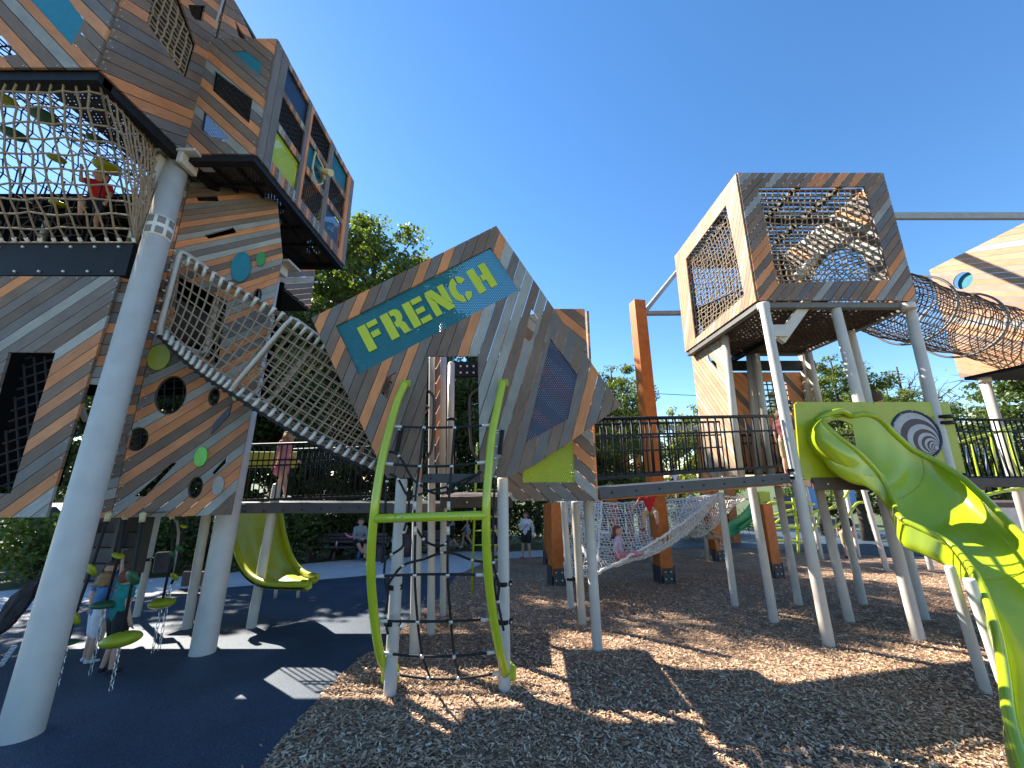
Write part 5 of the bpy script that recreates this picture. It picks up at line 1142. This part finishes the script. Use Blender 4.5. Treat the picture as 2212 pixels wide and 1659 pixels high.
# overhead cable
q = MB(); q.tube([P(1380, 848, 60), P(1450, 852, 60), P(1560, 857, 60)], .05, 5); q.tube([P(1380, 848, 60), P(300, 700, 75)], .05, 5); lone(q, 'overhead_cable', 'black', 'thin dark cable crossing the sky behind the orange post', 'cable')

# ================================================================ PAVILION AND FAR PLAY EQUIPMENT
pv = thing('pavilion', 'open shelter with grey roof and orange posts behind the walkway railing', 'pavilion', (6.3, 22, gz(22)))
q = MB(); za = P(1320, 885, 21).z
x0, x1 = P(1300, 890, 21).x, P(1402, 890, 21).x; q.add([(x0 - .2, 20, za - .2), (x1, 20, za - .2), (x1, 24, za - .2), (x0 - .2, 24, za - .2), (x0 + 1, 22, za + .1), (x1, 22, za + .1), (x0 - .2, 20, za - .35), (x1, 20, za - .35)], [(0, 1, 5, 4), (4, 5, 2, 3), (0, 4, 3), (0, 6, 7, 1)]); 
z2 = P(1320, 930, 21).z; q.add([(x0 - .3, 19.5, z2), (x1 + 4.5, 19.5, z2), (x1 + 4.5, 25, z2 + .5), (x0 - .3, 25, z2 + .5), (x0 - .3, 19.5, z2 - .14), (x1 + 4.5, 19.5, z2 - .14)], [(0, 1, 2, 3), (0, 4, 5, 1)]); q.build('roof', 'roof', pv)
for px in (1348, 1372, 1395, 1512, 1528, 1560):
    a = P(px, 935, 20.5); q = MB(); q.box((a.x, 20.5, (z2 + gz(20)) / 2), (.3, .3, z2 - gz(20) - .05)); q.build('post', 'timber', pv)
q = MB(); bar(q, P(1345, 945, 20.3), P(1400, 890, 20.3), .1, .2); q.build('white_brace', 'wframe', pv)
# green spout slide and blue unit, lime climbing frame
fs = thing('spout_slide', 'small dark green slide chute seen between the slim white posts', 'slide', P(1590, 1140, 16)); q = MB()
ctr = curve([P(1640, 1085, 16.5), P(1625, 1105, 16.2), P(1600, 1125, 16), P(1578, 1142, 15.6)], 4); q.sheet([[p + Vector((math.sin(a) * .32, 0, -math.cos(a) * .28)) for a in [R(-90 + 18 * k) for k in range(11)]] for p in ctr]); q.tube([p + Vector((-.32, 0, 0)) for p in ctr], .03, 6); q.tube([p + Vector((.32, 0, 0)) for p in ctr], .03, 6); q.build('chute', 'green', fs)
q = MB(); q.box(P(1652, 1085, 16.6), (.5, .1, .9), bev=.1); q.build('entry_panel', 'limep', fs)
fu = thing('play_unit', 'low far play unit with blue panels and lime ladder rails beyond the slim posts', 'play unit', P(1760, 1160, 17))
for (px, py, w_, h_, m) in ((1745, 1075, 1.0, .9, 'blue'), (1705, 1095, .5, .9, 'navy'), (1835, 1070, .5, .8, 'blue')):
    q = MB(); q.box(P(px, py, 17), (w_, .06, h_), bev=.03); q.build('panel', m, fu)
q = MB(); q.box(P(1720, 1125, 17.5), (3.4, 1.2, .12)); q.build('deck', 'deck', fu)
fc = thing('tube_climber', 'lime tube climber under the net cube platform', 'tube climber', G(1730, 1190)); Yf = 13.5
for pts in ([(1665, 1200), (1661, 1140), (1657, 1090), (1690, 1088)], [(1725, 1195), (1722, 1140), (1712, 1075)], [(1650, 1092), (1700, 1086), (1760, 1090)], [(1640, 1148), (1700, 1140), (1730, 1140)], [(1645, 1170), (1700, 1168), (1740, 1172)], [(1650, 1120), (1700, 1104), (1720, 1100)], [(1640, 1160), (1690, 1118), (1712, 1110)], [(1740, 1130), (1760, 1105), (1790, 1100), (1820, 1080), (1835, 1055)], [(1780, 1150), (1800, 1140), (1830, 1118), (1850, 1088), (1872, 1086)], [(1745, 1160), (1765, 1130), (1775, 1085), (1772, 1060)]):
    q = MB(); q.tube(curve([P(a, b, Yf) for a, b in pts], 4), .042, 8); q.build('tube', 'lime', fc)
rc = thing('climbing_bridge', 'lime and blue tube bridge behind the right-hand railing', 'climbing bridge', P(2120, 1060, 11))
for pts, r_ in (([(2060, 1070), (2110, 1075), (2160, 1062), (2260, 1050)], .045), ([(2075, 955), (2110, 945), (2150, 935), (2200, 915)], .035), ([(2178, 925), (2190, 980), (2212, 1050)], .045), ([(2100, 960), (2108, 1000), (2118, 1040), (2125, 1068)], .03), ([(2140, 935), (2150, 1000), (2160, 1060)], .03)):
    q = MB(); q.tube(curve([P(a, b, 10.5) for a, b in pts], 4), r_, 8); q.build('lime_tube', 'lime', rc)
for i in range(7): q = MB(); a = 2068 + i * 20; q.tube([P(a, 965, 10.8), P(a + 10, 1062, 10.8)], .03, 6); q.build('blue_bar', 'navy', rc)
q = MB(); q.box(P(2190, 1088, 12), (3.2, 1.2, .14)); q.build('deck', 'brown', rc)
q = MB(); q.box(P(2170, 1110, 15), (1.6, .5, .9)); q.box(P(2200, 1130, 15), (.5, .5, 1.6)); lone(q, 'low_wall', 'conc', 'pale concrete wall block under the right climbing bridge', 'wall')
# broad green slide on the left
gs = thing('broad_slide', 'broad olive green slide coming down beneath the left walkway', 'slide', G(640, 1290))
def GL(px, py, Y): return P(px, py, Y)
Lr = curve([GL(500, 1095, 7.7), GL(503, 1150, 7.5), GL(514, 1200, 7.3), GL(536, 1238, 7.1), GL(570, 1258, 6.9), GL(618, 1262, 6.7), GL(668, 1262, 6.6)], 5)
Rr = curve([GL(604, 1095, 8.6), GL(612, 1145, 8.4), GL(624, 1190, 8.2), GL(640, 1222, 8.0), GL(658, 1238, 7.7), GL(672, 1243, 7.4), GL(686, 1246, 7.2)], 5)
g1 = []; g2 = []
for a, b in zip(Lr, Rr):
    r1 = [a.lerp(b, k / 12) + Vector((-.12, .05, -.10)) * (math.sin(math.pi * k / 12) ** .6) - Vector((0, 0, .03 * math.cos(k / 12 * 4 * math.pi))) for k in range(13)]; g1.append(r1); g2.append([p + Vector((-.03, -.03, -.035)) for p in r1])
q = MB(); q.sheet(g1); q.sheet(g2); q.tube(Lr, .05, 8); q.tube(Rr, .05, 8); q.tube(g1[-1], .05, 8); q.build('chute', 'olive', gs)
for px, py in ((594, 1293), (643, 1292)):
    B = G(px, py); mb = MB(); mb.tube([B, (B.x, B.y, P(px, 1262, B.y).z)], .035, 10); mb.build('leg', 'post', gs)

# ================================================================ BENCHES, PUSHCHAIR, SMALL THINGS
def bench(px, py, wpx, label):
    B = G(px, py); t = thing('bench', label, 'bench', B, 'plum brown benches along the path'); s = 1
    for z, y, h_ in ((.46, 0, .04), (.46, .13, .04), (.46, .26, .04)): q = MB(); q.box(B + Vector((0, y, z)), (wpx, .11, h_), bev=.01); q.build('seat_slat', 'bench', t)
    for z in (.60, .72, .84): q = MB(); q.box(B + Vector((0, .36, z)), (wpx, .035, .10), Matrix.Rotation(-.15, 3, 'X'), bev=.01); q.build('back_slat', 'bench', t)
    for sx in (-1, 1): q = MB(); q.box(B + Vector((sx * (wpx / 2 - .1), .14, .22)), (.14, .5, .46), bev=.01); q.build('leg', 'bench', t)
    return B
bA = bench(742, 1213, 2.7, 'plum brown bench where the man in grey sits'); bB = bench(905, 1201, 2.2, 'plum brown bench behind the rope climber, beside the white-shirted sitter')
sc = G(782, 1208); pc = thing('pushchair', 'black pushchair with a white cloth over its hood, beside the bench', 'pushchair', sc)
q = MB(); q.box(sc + Vector((0, 0, .5)), (.42, .5, .35), Matrix.Rotation(.3, 3, 'X'), bev=.08); q.sph(sc + Vector((0, .05, .78)), .27, 14, 0, (1, 1, .8)); q.build('seat', 'black', pc)
q = MB(); q.tube([sc + Vector((-.2, -.25, .12)), sc + Vector((-.2, .2, .6)), sc + Vector((-.2, .42, 1.0)), sc + Vector((.2, .42, 1.0)), sc + Vector((.2, .2, .6)), sc + Vector((.2, -.25, .12))], .016, 8); q.build('frame', 'black', pc)
for x, y in ((-.25, -.25), (.25, -.25), (-.25, .3), (.25, .3)): q = MB(); q.tube([sc + Vector((x, y + .12 * math.cos(a), .13 + .12 * math.sin(a))) for a in [k * .5236 for k in range(12)]], .02, 6, closed=True); q.disc(sc + Vector((x, y, .13)), (1, 0, 0), .03, .05, 8); q.build('wheel', 'black', pc)
q = MB(); g = [[sc + Vector((-.27 + .54 * i / 8, -.22 + .4 * j / 8 * .9, .82 + .22 * math.sin(math.pi * j / 8 * .8) + .015 * math.sin(i * 2.1 + j))) if j > 1 else sc + Vector((-.27 + .54 * i / 8, -.24, .70 + j * .06 + .01 * math.sin(i * 2.))) for i in range(9)] for j in range(9)]; q.sheet(g); lone(q, 'cloth', 'wframe', 'white cloth draped over the pushchair hood', 'cloth')
def bottle(px, py, m, h_, label, name='bottle', Bz=None):
    B = G(px, py) if Bz is None else Bz; q = MB(); q.tube([B, B + Vector((0, 0, h_ * .65)), B + Vector((0, 0, h_ * .8)), B + Vector((0, 0, h_))], [h_ * .17, h_ * .17, h_ * .09, h_ * .09], 14); lone(q, name, m, label, name)
bottle(774, 1210, 'blue', .34, 'blue bottle standing on the path beside the seated man'); bottle(720, 1213, 'bench', .32, 'dark bottle standing on the path under the bench'); bottle(0, 0, 'wframe', .18, 'pale cup standing on the bench left of the man', 'cup', bA + Vector((-.35, .1, .48)))
q = MB(); b = G(872, 1203); q.tube([b, b + Vector((0, 0, .75))], .26, 16); q.tube([b + Vector((0, 0, .73)), b + Vector((0, 0, .8))], .29, 16); lone(q, 'litter_bin', 'bench', 'dark litter bin half hidden behind the rope climber posts', 'litter bin')

# ================================================================ PEOPLE
def cmat(name, col, r=.8): 
    if name not in M: M[name] = mat(name, col, r, noise=.1, nscale=20)
    return name
SK = cmat('light_skin', (.52, .30, .21), .55)
for n_, c in (('brown_hair', (.10, .05, .03)), ('blond_hair', (.32, .19, .08)), ('grey_hair', (.25, .24, .24)), ('auburn_hair', (.16, .05, .025)), ('teal_cloth', (.0, .20, .18)), ('black_cloth', (.012, .012, .014)), ('white_cloth', (.66, .66, .70)), ('red_cloth', (.50, .012, .02)), ('pink_cloth', (.62, .22, .25)), ('denim_cloth', (.22, .33, .42)), ('grey_cloth', (.22, .27, .28)), ('khaki_cloth', (.42, .33, .2)), ('purple_cloth', (.30, .20, .42)), ('navy_cloth', (.015, .025, .07)), ('lilac_cloth', (.48, .40, .55)), ('shoe_dark', (.02, .02, .025)), ('shoe_white', (.6, .6, .6)), ('shoe_red', (.4, .02, .03)), ('maroon_cloth', (.14, .012, .02)), ('eye_dark', (.02, .015, .01)), ('lip', (.4, .12, .1)), ('blue_cloth', (.05, .16, .34))): cmat(n_, c)
BASE = dict(head=(0, -.01, .925), neck=(0, 0, .865), chest=(0, 0, .75), waist=(0, .005, .62), pelvis=(0, 0, .53), sl=(-.098, 0, .815), sr=(.098, 0, .815), el=(-.128, .01, .645), er=(.128, .01, .645), wl=(-.135, -.04, .49), wr=(.135, -.04, .49), hl=(-.052, 0, .52), hr=(.052, 0, .52), kl=(-.058, -.012, .285), kr=(.058, -.012, .285), al=(-.06, .012, .05), ar=(.06, .012, .05), tl=(-.068, -.085, .022), tr=(.068, -.085, .022), face=(0, -1, 0))
def person(loc, H, yaw, label, pose=None, top='white_cloth', bot='black_cloth', shoe='shoe_dark', hair='brown_hair', sleeve=.5, leg=.45, skirt=None, child=False, longhair=0, vox=.011, group=None, bulk=1, fatleg=1):
    J = {k: Vector(a) for k, a in BASE.items()}
    for k, a in (pose or {}).items(): J[k] = Vector(a)
    Rz = Matrix.Rotation(yaw, 3, 'Z'); hs = 1.22 if child else 1.0; b = bulk
    hd = J['head'] + Vector((0, 0, -.012 * (hs - 1) * 4)); fc = J['face'].normalized(); rt = fc.cross(Vector((0, 0, 1))).normalized(); up = rt.cross(fc).normalized()
    pr = []   # (a, b, ra, rb, mat)
    def c(a, b2, ra, rb, m): pr.append((Vector(a), Vector(b2), ra, rb, m))
    hr_ = .062 * hs
    c(hd + up * .012, hd + up * .014, hr_, hr_ * .98, SK); c(hd - up * .01 + fc * .008, hd - up * .05 * hs + fc * .018, hr_ * .82, hr_ * .5, SK)
    c(hd + fc * (hr_ * .98), hd + fc * (hr_ * 1.14) - up * .012, .008, .011, SK)
    for s in (-1, 1): c(hd + rt * s * hr_ * .97 - up * .004, hd + rt * s * hr_ * 1.0 + up * .012, .011, .012, SK)
    c(J['neck'] - Vector((0, 0, .03)), hd - up * .03, .034, .030, SK)
    sm_ = (J['sl'] + J['sr']) / 2; ax = (J['sr'] - J['sl']).normalized()
    c(J['sl'] + ax * .025, J['sr'] - ax * .025, .040 * b, .040 * b, top); c(J['chest'] - ax * .045, J['chest'] + ax * .045, .062 * b, .062 * b, top)
    c(J['chest'] - ax * .03, J['waist'] - ax * .025, .060 * b, .056 * b, top); c(J['chest'] + ax * .03, J['waist'] + ax * .025, .060 * b, .056 * b, top); c(sm_, J['chest'], .052 * b, .068 * b, top)
    c(J['waist'] - ax * .02, J['pelvis'] - ax * .035, .058 * b, .062 * b, top if skirt else bot); c(J['waist'] + ax * .02, J['pelvis'] + ax * .035, .058 * b, .062 * b, top if skirt else bot)
    c(J['waist'], J['waist'].lerp(J['pelvis'], .55), .07 * b, .072 * b, top)
    for s in 'lr':
        S_, E, Wr = J['s' + s], J['e' + s], J['w' + s]
        if sleeve > 0: k = min(1, sleeve * 1.4); c(S_, S_.lerp(E, k), .038 * b, .034 * b, top)
        c(S_, E, .030 * b, .024, SK if sleeve <= .7 else top); c(E, Wr, .024, .016, SK if sleeve <= 1 else top)
        if sleeve > 1: c(E, E.lerp(Wr, .95), .031, .024, top)
        d = (Wr - E).normalized(); pal = Wr + d * .03; sd_ = d.cross(fc); sd_ = sd_.normalized() if sd_.length > .1 else rt
        c(Wr, pal, .014, .016, SK); c(pal - sd_ * .008, pal + d * .012 - sd_ * .006, .013, .012, SK)
        curlv = (fc * .5 + Vector((0, 0, -.1))).normalized()
        for fi in range(4):
            o_ = sd_ * (-.015 + .010 * fi); f0 = pal + d * .014 + o_; L_ = (.034, .040, .038, .03)[fi]; f1 = f0 + d * L_ * .55 + curlv * .004; f2 = f1 + d * L_ * .4 + curlv * .013; c(f0, f1, .0062, .0056, SK); c(f1, f2, .0056, .0048, SK)
        tb = Wr + d * .015 + sd_ * .018; c(tb, tb + d * .022 + sd_ * .016 + curlv * .006, .008, .0062, SK)
        Hh, K, A_, Tt = J['h' + s], J['k' + s], J['a' + s], J['t' + s]
        c(Hh, K, .058 * b * fatleg, .034 * fatleg, SK); c(K, K.lerp(A_, .35), .034 * fatleg, .036 * fatleg, SK); c(K.lerp(A_, .35), A_, .036 * fatleg, .019, SK)
        if leg > 0 and not skirt:
            k = min(leg, 1); c(Hh, Hh.lerp(K, k), .066 * b, .056 * b * (1 if k < .9 else .8), bot)
            if leg > 1: c(K, K.lerp(A_, leg - 1), .046, .036, bot)
        c(A_ + (Tt - A_) * -.15 + Vector((0, 0, -.015)), Tt, .021, .017, shoe); c(A_, A_ - Vector((0, 0, .012)), .022, .022, shoe)
    if skirt: c(J['waist'].lerp(J['pelvis'], .3), J['pelvis'] + Vector((0, 0, -.06)), .066, .095, skirt); c(J['pelvis'] + Vector((-.02, .015, -.1)), J['pelvis'] + Vector((.02, 0, -.1)), .10, .10, skirt)
    # union of the shapes, voxel remesh into one skin
    q = MB()
    for a, b2, ra, rb, m in pr:
        a, b2 = a * H, b2 * H; ra *= H; rb *= H; q.sph(a, ra, 12); q.sph(b2, rb, 12)
        if (b2 - a).length > 1e-4: q.tube([a, b2], [ra, rb], 12)
    me = bpy.data.meshes.new('tmp'); me.from_pydata([tuple(p) for p in q.v], [], q.f); ob = bpy.data.objects.new('tmp', me); COL.objects.link(ob)
    md = ob.modifiers.new('r', 'REMESH'); md.mode = 'VOXEL'; md.voxel_size = vox * H; md.use_smooth_shade = True
    ms = ob.modifiers.new('s', 'SMOOTH'); ms.factor = .5; ms.iterations = 2
    dg = bpy.context.evaluated_depsgraph_get(); me2 = bpy.data.meshes.new_from_object(ob.evaluated_get(dg)); bpy.data.objects.remove(ob); bpy.data.meshes.remove(me)
    nf = len(me2.polygons); cen = np.zeros(nf * 3); me2.polygons.foreach_get('center', cen); cen = cen.reshape(-1, 3) / H
    names = []; best = np.full(nf, 1e9); idx = np.zeros(nf, int)
    for a, b2, ra, rb, m in pr:
        if m not in names: names.append(m)
        a_, b_ = np.array(a), np.array(b2); ab = b_ - a_; L2 = max((ab ** 2).sum(), 1e-9); t = np.clip(((cen - a_) @ ab) / L2, 0, 1); dd = np.linalg.norm(cen - (a_ + t[:, None] * ab), axis=1) - (ra + (rb - ra) * t) - (.0015 if m != SK else 0)
        k = dd < best; best[k] = dd[k]; idx[k] = names.index(m)
    for (off, r_, m) in [(fc * hr_ * .96 + rt * .024 * hs + up * .006, .009, 'eye_dark'), (fc * hr_ * .96 - rt * .024 * hs + up * .006, .009, 'eye_dark'), (fc * hr_ * .95 - up * .036 * hs + rt * .008, .010, 'lip'), (fc * hr_ * .95 - up * .036 * hs - rt * .008, .010, 'lip')]:
        if m not in names: names.append(m)
        k = np.linalg.norm(cen - np.array(hd + off), axis=1) < r_; idx[k] = names.index(m)
    for n_ in names: me2.materials.append(M[n_])
    me2.polygons.foreach_set('material_index', idx); me2.polygons.foreach_set('use_smooth', np.ones(nf, bool)); me2.name = 'person'; me2.update()
    o = bpy.data.objects.new('person', me2); COL.objects.link(o); o.location = loc; o.rotation_euler = (0, 0, yaw); o['label'] = label; o['category'] = 'person'
    if group: o['group'] = group
    # hair: a cap over the skull, longer strands behind when long
    q = MB(); Rm = Matrix((rt, fc, up)).transposed()
    hm = bmesh.new(); bmesh.ops.create_icosphere(hm, subdivisions=4, radius=1); rr = random.Random(int(H * 100))
    for w_ in hm.verts:
        p = w_.co.copy(); nz_ = noise.noise(Vector((p.x * 9, p.y * 9, p.z * 2.2))) * .06; w_.co = Vector((p.x * 1.10, p.y * 1.10 - .06, p.z * 1.12 + .10)) * (1 + nz_)
    dl = [w_ for w_ in hm.verts if (w_.co.z < .42 + (w_.co.y > 0) * 0 and w_.co.y > .28) or w_.co.z < -.42 + min(0, w_.co.y) * .25]; bmesh.ops.delete(hm, geom=dl, context='VERTS')
    vs = [(hd + up * .012 + Rm @ (w_.co * hr_)) * H for w_ in hm.verts]; hm.verts.index_update(); q.add(vs, [tuple(x.index for x in f.verts) for f in hm.faces], 0, True); hm.free()
    if longhair:
        for k in range(26):
            a = R(8 + 164 * k / 25); u = (rt * math.cos(a) * 1 + fc * -abs(math.sin(a))); s0 = hd + up * .045 + u * hr_ * .9; e1 = hd - up * .03 + u * hr_ * 1.12; e2 = hd + Vector((0, 0, -longhair)) + u * hr_ * rr.uniform(.9, 1.5) - fc * .02
            q.tube([s0 * H, e1 * H, e2 * H], [.016 * H, .017 * H, .005 * H], 6)
    h_ = q.build('hair', hair, o); h_.matrix_parent_inverse = Matrix.Identity(4); return o
stand_l = {}
walk = dict(hl=(-.05, 0, .52), kl=(-.055, -.09, .30), al=(-.055, -.13, .06), tl=(-.06, -.22, .045), kr=(.055, .02, .285), ar=(.055, .17, .085), tr=(.058, .11, .022), wl=(-.14, .06, .50), el=(-.13, .05, .65), wr=(.13, -.13, .52), er=(.135, -.02, .655))
p_ = P(600, 1081, 7.35); person((p_.x, 7.35, p_.z - .0), 1.28, R(90), 'long-haired girl in a pink dress walking along the left walkway', dict(walk, head=(0, -.05, .915), neck=(0, -.02, .86), wr=(.12, -.15, .56), er=(.13, -.03, .65)), 'pink_cloth', 'pink_cloth', 'shoe_white', 'blond_hair', .15, 0, 'pink_cloth', True, .16, .009)
g = G(231, 1456); person((g.x, g.y, g.z), 1.16, R(160), 'boy in a teal shirt and black shorts reaching up to a pod', dict(el=(.14, -.06, .90), wl=(.15, -.12, 1.04), sl=(.098, 0, .83), sr=(-.098, 0, .81), er=(-.13, 0, .64), wr=(-.13, -.06, .5), kl=(-.05, -.02, .285)) if False else dict(er=(.17, -.03, .91), wr=(.25, -.05, 1.04), sr=(.098, 0, .84), kr=(.05, -.03, .285), ar=(.06, .03, .05), tr=(.068, -.06, .022)), 'teal_cloth', 'black_cloth', 'shoe_dark', 'auburn_hair', .25, .8, None, True, 0, .009, bulk=1.15)
g = G(186, 1434); person((g.x, g.y, g.z), 1.08, R(150), 'fair-haired child in grey shorts behind the boy in teal', dict(el=(-.14, -.08, .72), wl=(-.10, -.2, .80), er=(.14, -.08, .72), wr=(.1, -.2, .82)), 'blue_cloth', 'white_cloth', 'shoe_white', 'blond_hair', .5, .8, None, True, .05, .009)
g = G(162, 1412); person((g.x, g.y + .25, g.z), 1.12, R(60), 'child in blue mostly hidden by the near column', None, 'blue_cloth', 'blue_cloth', 'shoe_dark', 'brown_hair', .5, .9, None, True, .08, .011)
sit = dict(pelvis=(0, .02, .53), hl=(-.052, 0, .52), hr=(.052, 0, .52), kl=(-.07, -.24, .53), kr=(.06, -.23, .50), al=(.02, -.22, .36), ar=(.07, -.25, .26), tl=(.02, -.32, .35), tr=(.08, -.34, .235), el=(-.13, -.07, .66), wl=(-.03, -.17, .64), er=(.13, -.07, .66), wr=(.04, -.18, .62))
def sat(loc, z, H, *a, **k): return person((loc[0], loc[1], z - (.53 - .066) * H), H, *a, **k)
man = sat((bA.x + .45, bA.y + .1), bA.z + .49, 1.75, R(35), 'seated man in grey shirt and dark shorts cradling a baby', sit, 'grey_cloth', 'black_cloth', 'shoe_dark', 'brown_hair', 1.2, .8, None, False, 0, .012)
mp = man.matrix_world if False else None
cb_ = Vector((bA.x + .45, bA.y + .1, bA.z + .49 + (.66 - .464) * 1.75 - .05)) + Matrix.Rotation(R(35), 3, 'Z') @ Vector((0, -.28, .03)); bp_ = {k: (a[0] * .9, a[1], a[2]) for k, a in BASE.items() if k != 'face'}
q = person((cb_.x + .22, cb_.y - .05, cb_.z - .05), .55, R(0), 'baby in pink lying in the seated man\'s arms', dict(kl=(-.07, -.12, .40), kr=(.07, -.12, .40), al=(-.05, -.05, .28), ar=(.05, -.05, .28), tl=(-.05, -.1, .26), tr=(.05, -.1, .26)), 'pink_cloth', 'pink_cloth', 'pink_cloth', 'brown_hair', 1.2, 1.9, None, True, 0, .02); q.rotation_euler = (R(-60), 0, R(110)); q.location = cb_ + Vector((-.12, -.02, -.12))
g = bB; sat((G(862, 1203).x, g.y + .05), g.z + .49, 1.68, R(-30), 'seated person in a white top partly hidden by the rope climber post', sit, 'white_cloth', 'lilac_cloth', 'shoe_white', 'brown_hair', .5, 1.3, None, False, .08, .014)
g = G(975, 1188); person((g.x, g.y, g.z), 1.68, R(-80), 'walker in grey top and black shorts behind the rope climber', walk, 'grey_cloth', 'black_cloth', 'shoe_dark', 'brown_hair', .5, .9, None, False, 0, .014)
g = G(1008, 1186); person((g.x, g.y, g.z), 1.70, R(-75), 'walker in dark top and pale denim shorts behind the rope climber', walk, 'maroon_cloth', 'denim_cloth', 'shoe_white', 'brown_hair', .3, .35, None, False, .14, .014)
g = G(1069, 1207); person((g.x, g.y, g.z), 1.75, R(95), 'adult in black mostly hidden behind the right front playhouse post', dict(er=(.13, .03, .68), wr=(.13, -.1, .6)), 'black_cloth', 'black_cloth', 'shoe_dark', 'brown_hair', .5, .9, None, False, 0, .014)
g = G(1137, 1207); person((g.x, g.y, g.z), 1.62, R(-28), 'woman in white hooded top and dark shorts standing by the orange posts', dict(el=(-.16, .03, .67), wl=(-.08, .02, .56), er=(.15, .05, .67), wr=(.16, .02, .52), kl=(-.075, -.01, .28), al=(-.09, 0, .045), tl=(-.10, -.09, .02), kr=(.07, 0, .28), ar=(.09, .02, .045), tr=(.11, -.07, .02), face=(-.4, -1, 0)), 'white_cloth', 'black_cloth', 'lip', 'auburn_hair', 1.3, .55, None, False, .04, .012, bulk=1.15)
q = MB(); q.tube([G(1137, 1207) + Vector(p) for p in ((.13, -.02, 1.36), (.02, -.16, 1.2), (-.12, -.16, 1.02), (-.2, -.05, .92))], .012, 6); lone(q, 'shoulder_strap', 'black_cloth', 'dark bag strap across the white hooded top', 'strap')
g = G(1162, 1172); person((g.x, g.y, g.z), 1.66, R(60), 'grey-haired woman in purple top and navy skirt behind the orange post', None, 'purple_cloth', 'navy_cloth', 'shoe_white', 'grey_hair', .5, .9, None, False, 0, .013, bulk=1.1)
kb = P(1405, 1115, 9.2); sat((kb.x, 9.2), kb.z, 1.3, R(-25), 'child in red shirt and khaki shorts sitting on the big net against the orange post', dict(head=(.02, -.06, .90), neck=(.01, -.02, .85), kl=(-.10, -.14, .50), kr=(.11, -.12, .53), al=(-.10, -.20, .28), ar=(.12, -.16, .34), tl=(-.11, -.28, .25), tr=(.13, -.25, .31), el=(-.19, -.06, .70), wl=(-.27, -.12, .58), er=(.2, -.02, .86), wr=(.3, -.04, .93)), 'red_cloth', 'khaki_cloth', 'shoe_red', 'brown_hair', .5, .95, None, True, .05, .011)
lg = P(1345, 1215, 8.9); q = person((lg.x, 8.9, lg.z - .28), 1.3, R(62), 'red-haired girl in a lilac shirt lying back in the big net', dict(kl=(-.07, -.22, .58), kr=(.07, -.23, .56), al=(-.06, -.44, .62), ar=(.06, -.46, .60), tl=(-.06, -.5, .68), tr=(.06, -.52, .66), el=(-.17, .03, .68), wl=(-.24, -.04, .58), er=(.17, .03, .68), wr=(.2, -.1, .6), head=(0, -.0, .925), face=(-.3, -1, .25)), 'lilac_cloth', 'pink_cloth', 'shoe_white', 'auburn_hair', .6, 1.5, None, True, .10, .011); q.rotation_euler = (0, 0, R(62)); q.location = (lg.x + .0, 9.15, lg.z - .60)
kc = P(1530, 1150, 12.6); sat((kc.x, 12.6), kc.z - .2, 1.2, R(70), 'child in grey shirt crouching inside the small pouch net', sit, 'grey_cloth', 'khaki_cloth', 'shoe_white', 'brown_hair', .5, .9, None, True, 0, .014)
g = G(1838, 1208); person((g.x, g.y, g.z), 1.72, R(150), 'adult in dark shorts standing among the posts under the net cube', None, 'black_cloth', 'khaki_cloth', 'shoe_dark', 'brown_hair', .5, .9, None, False, 0, .014)
kd = P(1703, 985, 7.1); person((kd.x, 7.1, 2.0), 1.22, R(120), 'child in a dark red shirt on the platform behind the railing end', None, 'maroon_cloth', 'khaki_cloth', 'shoe_red', 'brown_hair', .5, .9, None, True, 0, .012)
kh = P(1889, 862, 7.6); person((kh.x, 7.6, 2.0), kh.z - 2.0 + .12, R(100), 'child whose head shows between the slide and the disc panel', None, 'red_cloth', 'navy_cloth', 'shoe_dark', 'brown_hair', .5, .9, None, True, 0, .013)
kr = P(212, 405, 5.3); sat((kr.x, 5.3), kr.z - .35, 1.2, R(40), 'child in a red shirt climbing inside the rope net storey', dict(head=(.06, -.12, .84), neck=(.03, -.06, .82), sit_=(0, 0, 0)) if False else dict(kl=(-.07, -.16, .45), kr=(.07, -.1, .36), al=(-.07, -.05, .25), ar=(.07, .08, .2), tl=(-.07, -.12, .22), tr=(.07, .0, .17), el=(-.14, -.1, .72), wl=(-.14, -.2, .82), er=(.14, -.06, .68), wr=(.13, -.12, .52)), 'red_cloth', 'navy_cloth', 'shoe_dark', 'auburn_hair', .5, .9, None, True, 0, .012)
kp = P(1455, 1018, 14.5)
kw = person((kp.x, 14.5, kp.z - 1.0), 1.25, R(180), 'child in a pale top and dark cap seen through the walkway railing', None, 'white_cloth', 'navy_cloth', 'shoe_dark', 'brown_hair', .5, .9, None, True, 0, .014)
cp = thing('platform', 'small far deck behind the walkway railing where the capped child stands', 'platform', (kp.x, 14.5, gz(14.5))); slab(kp.x - 1.2, kp.x + 1.2, 13.9, 15.6, kp.z - 1.1, kp.z - 1.0, 'deck', 'deck', cp)
for sx in (-1, 1):
    mb = MB(); mb.tube([(kp.x + sx, 14.7, gz(14.7)), (kp.x + sx, 14.7, kp.z - 1.1)], .07, 12); mb.build('post', 'post', cp)
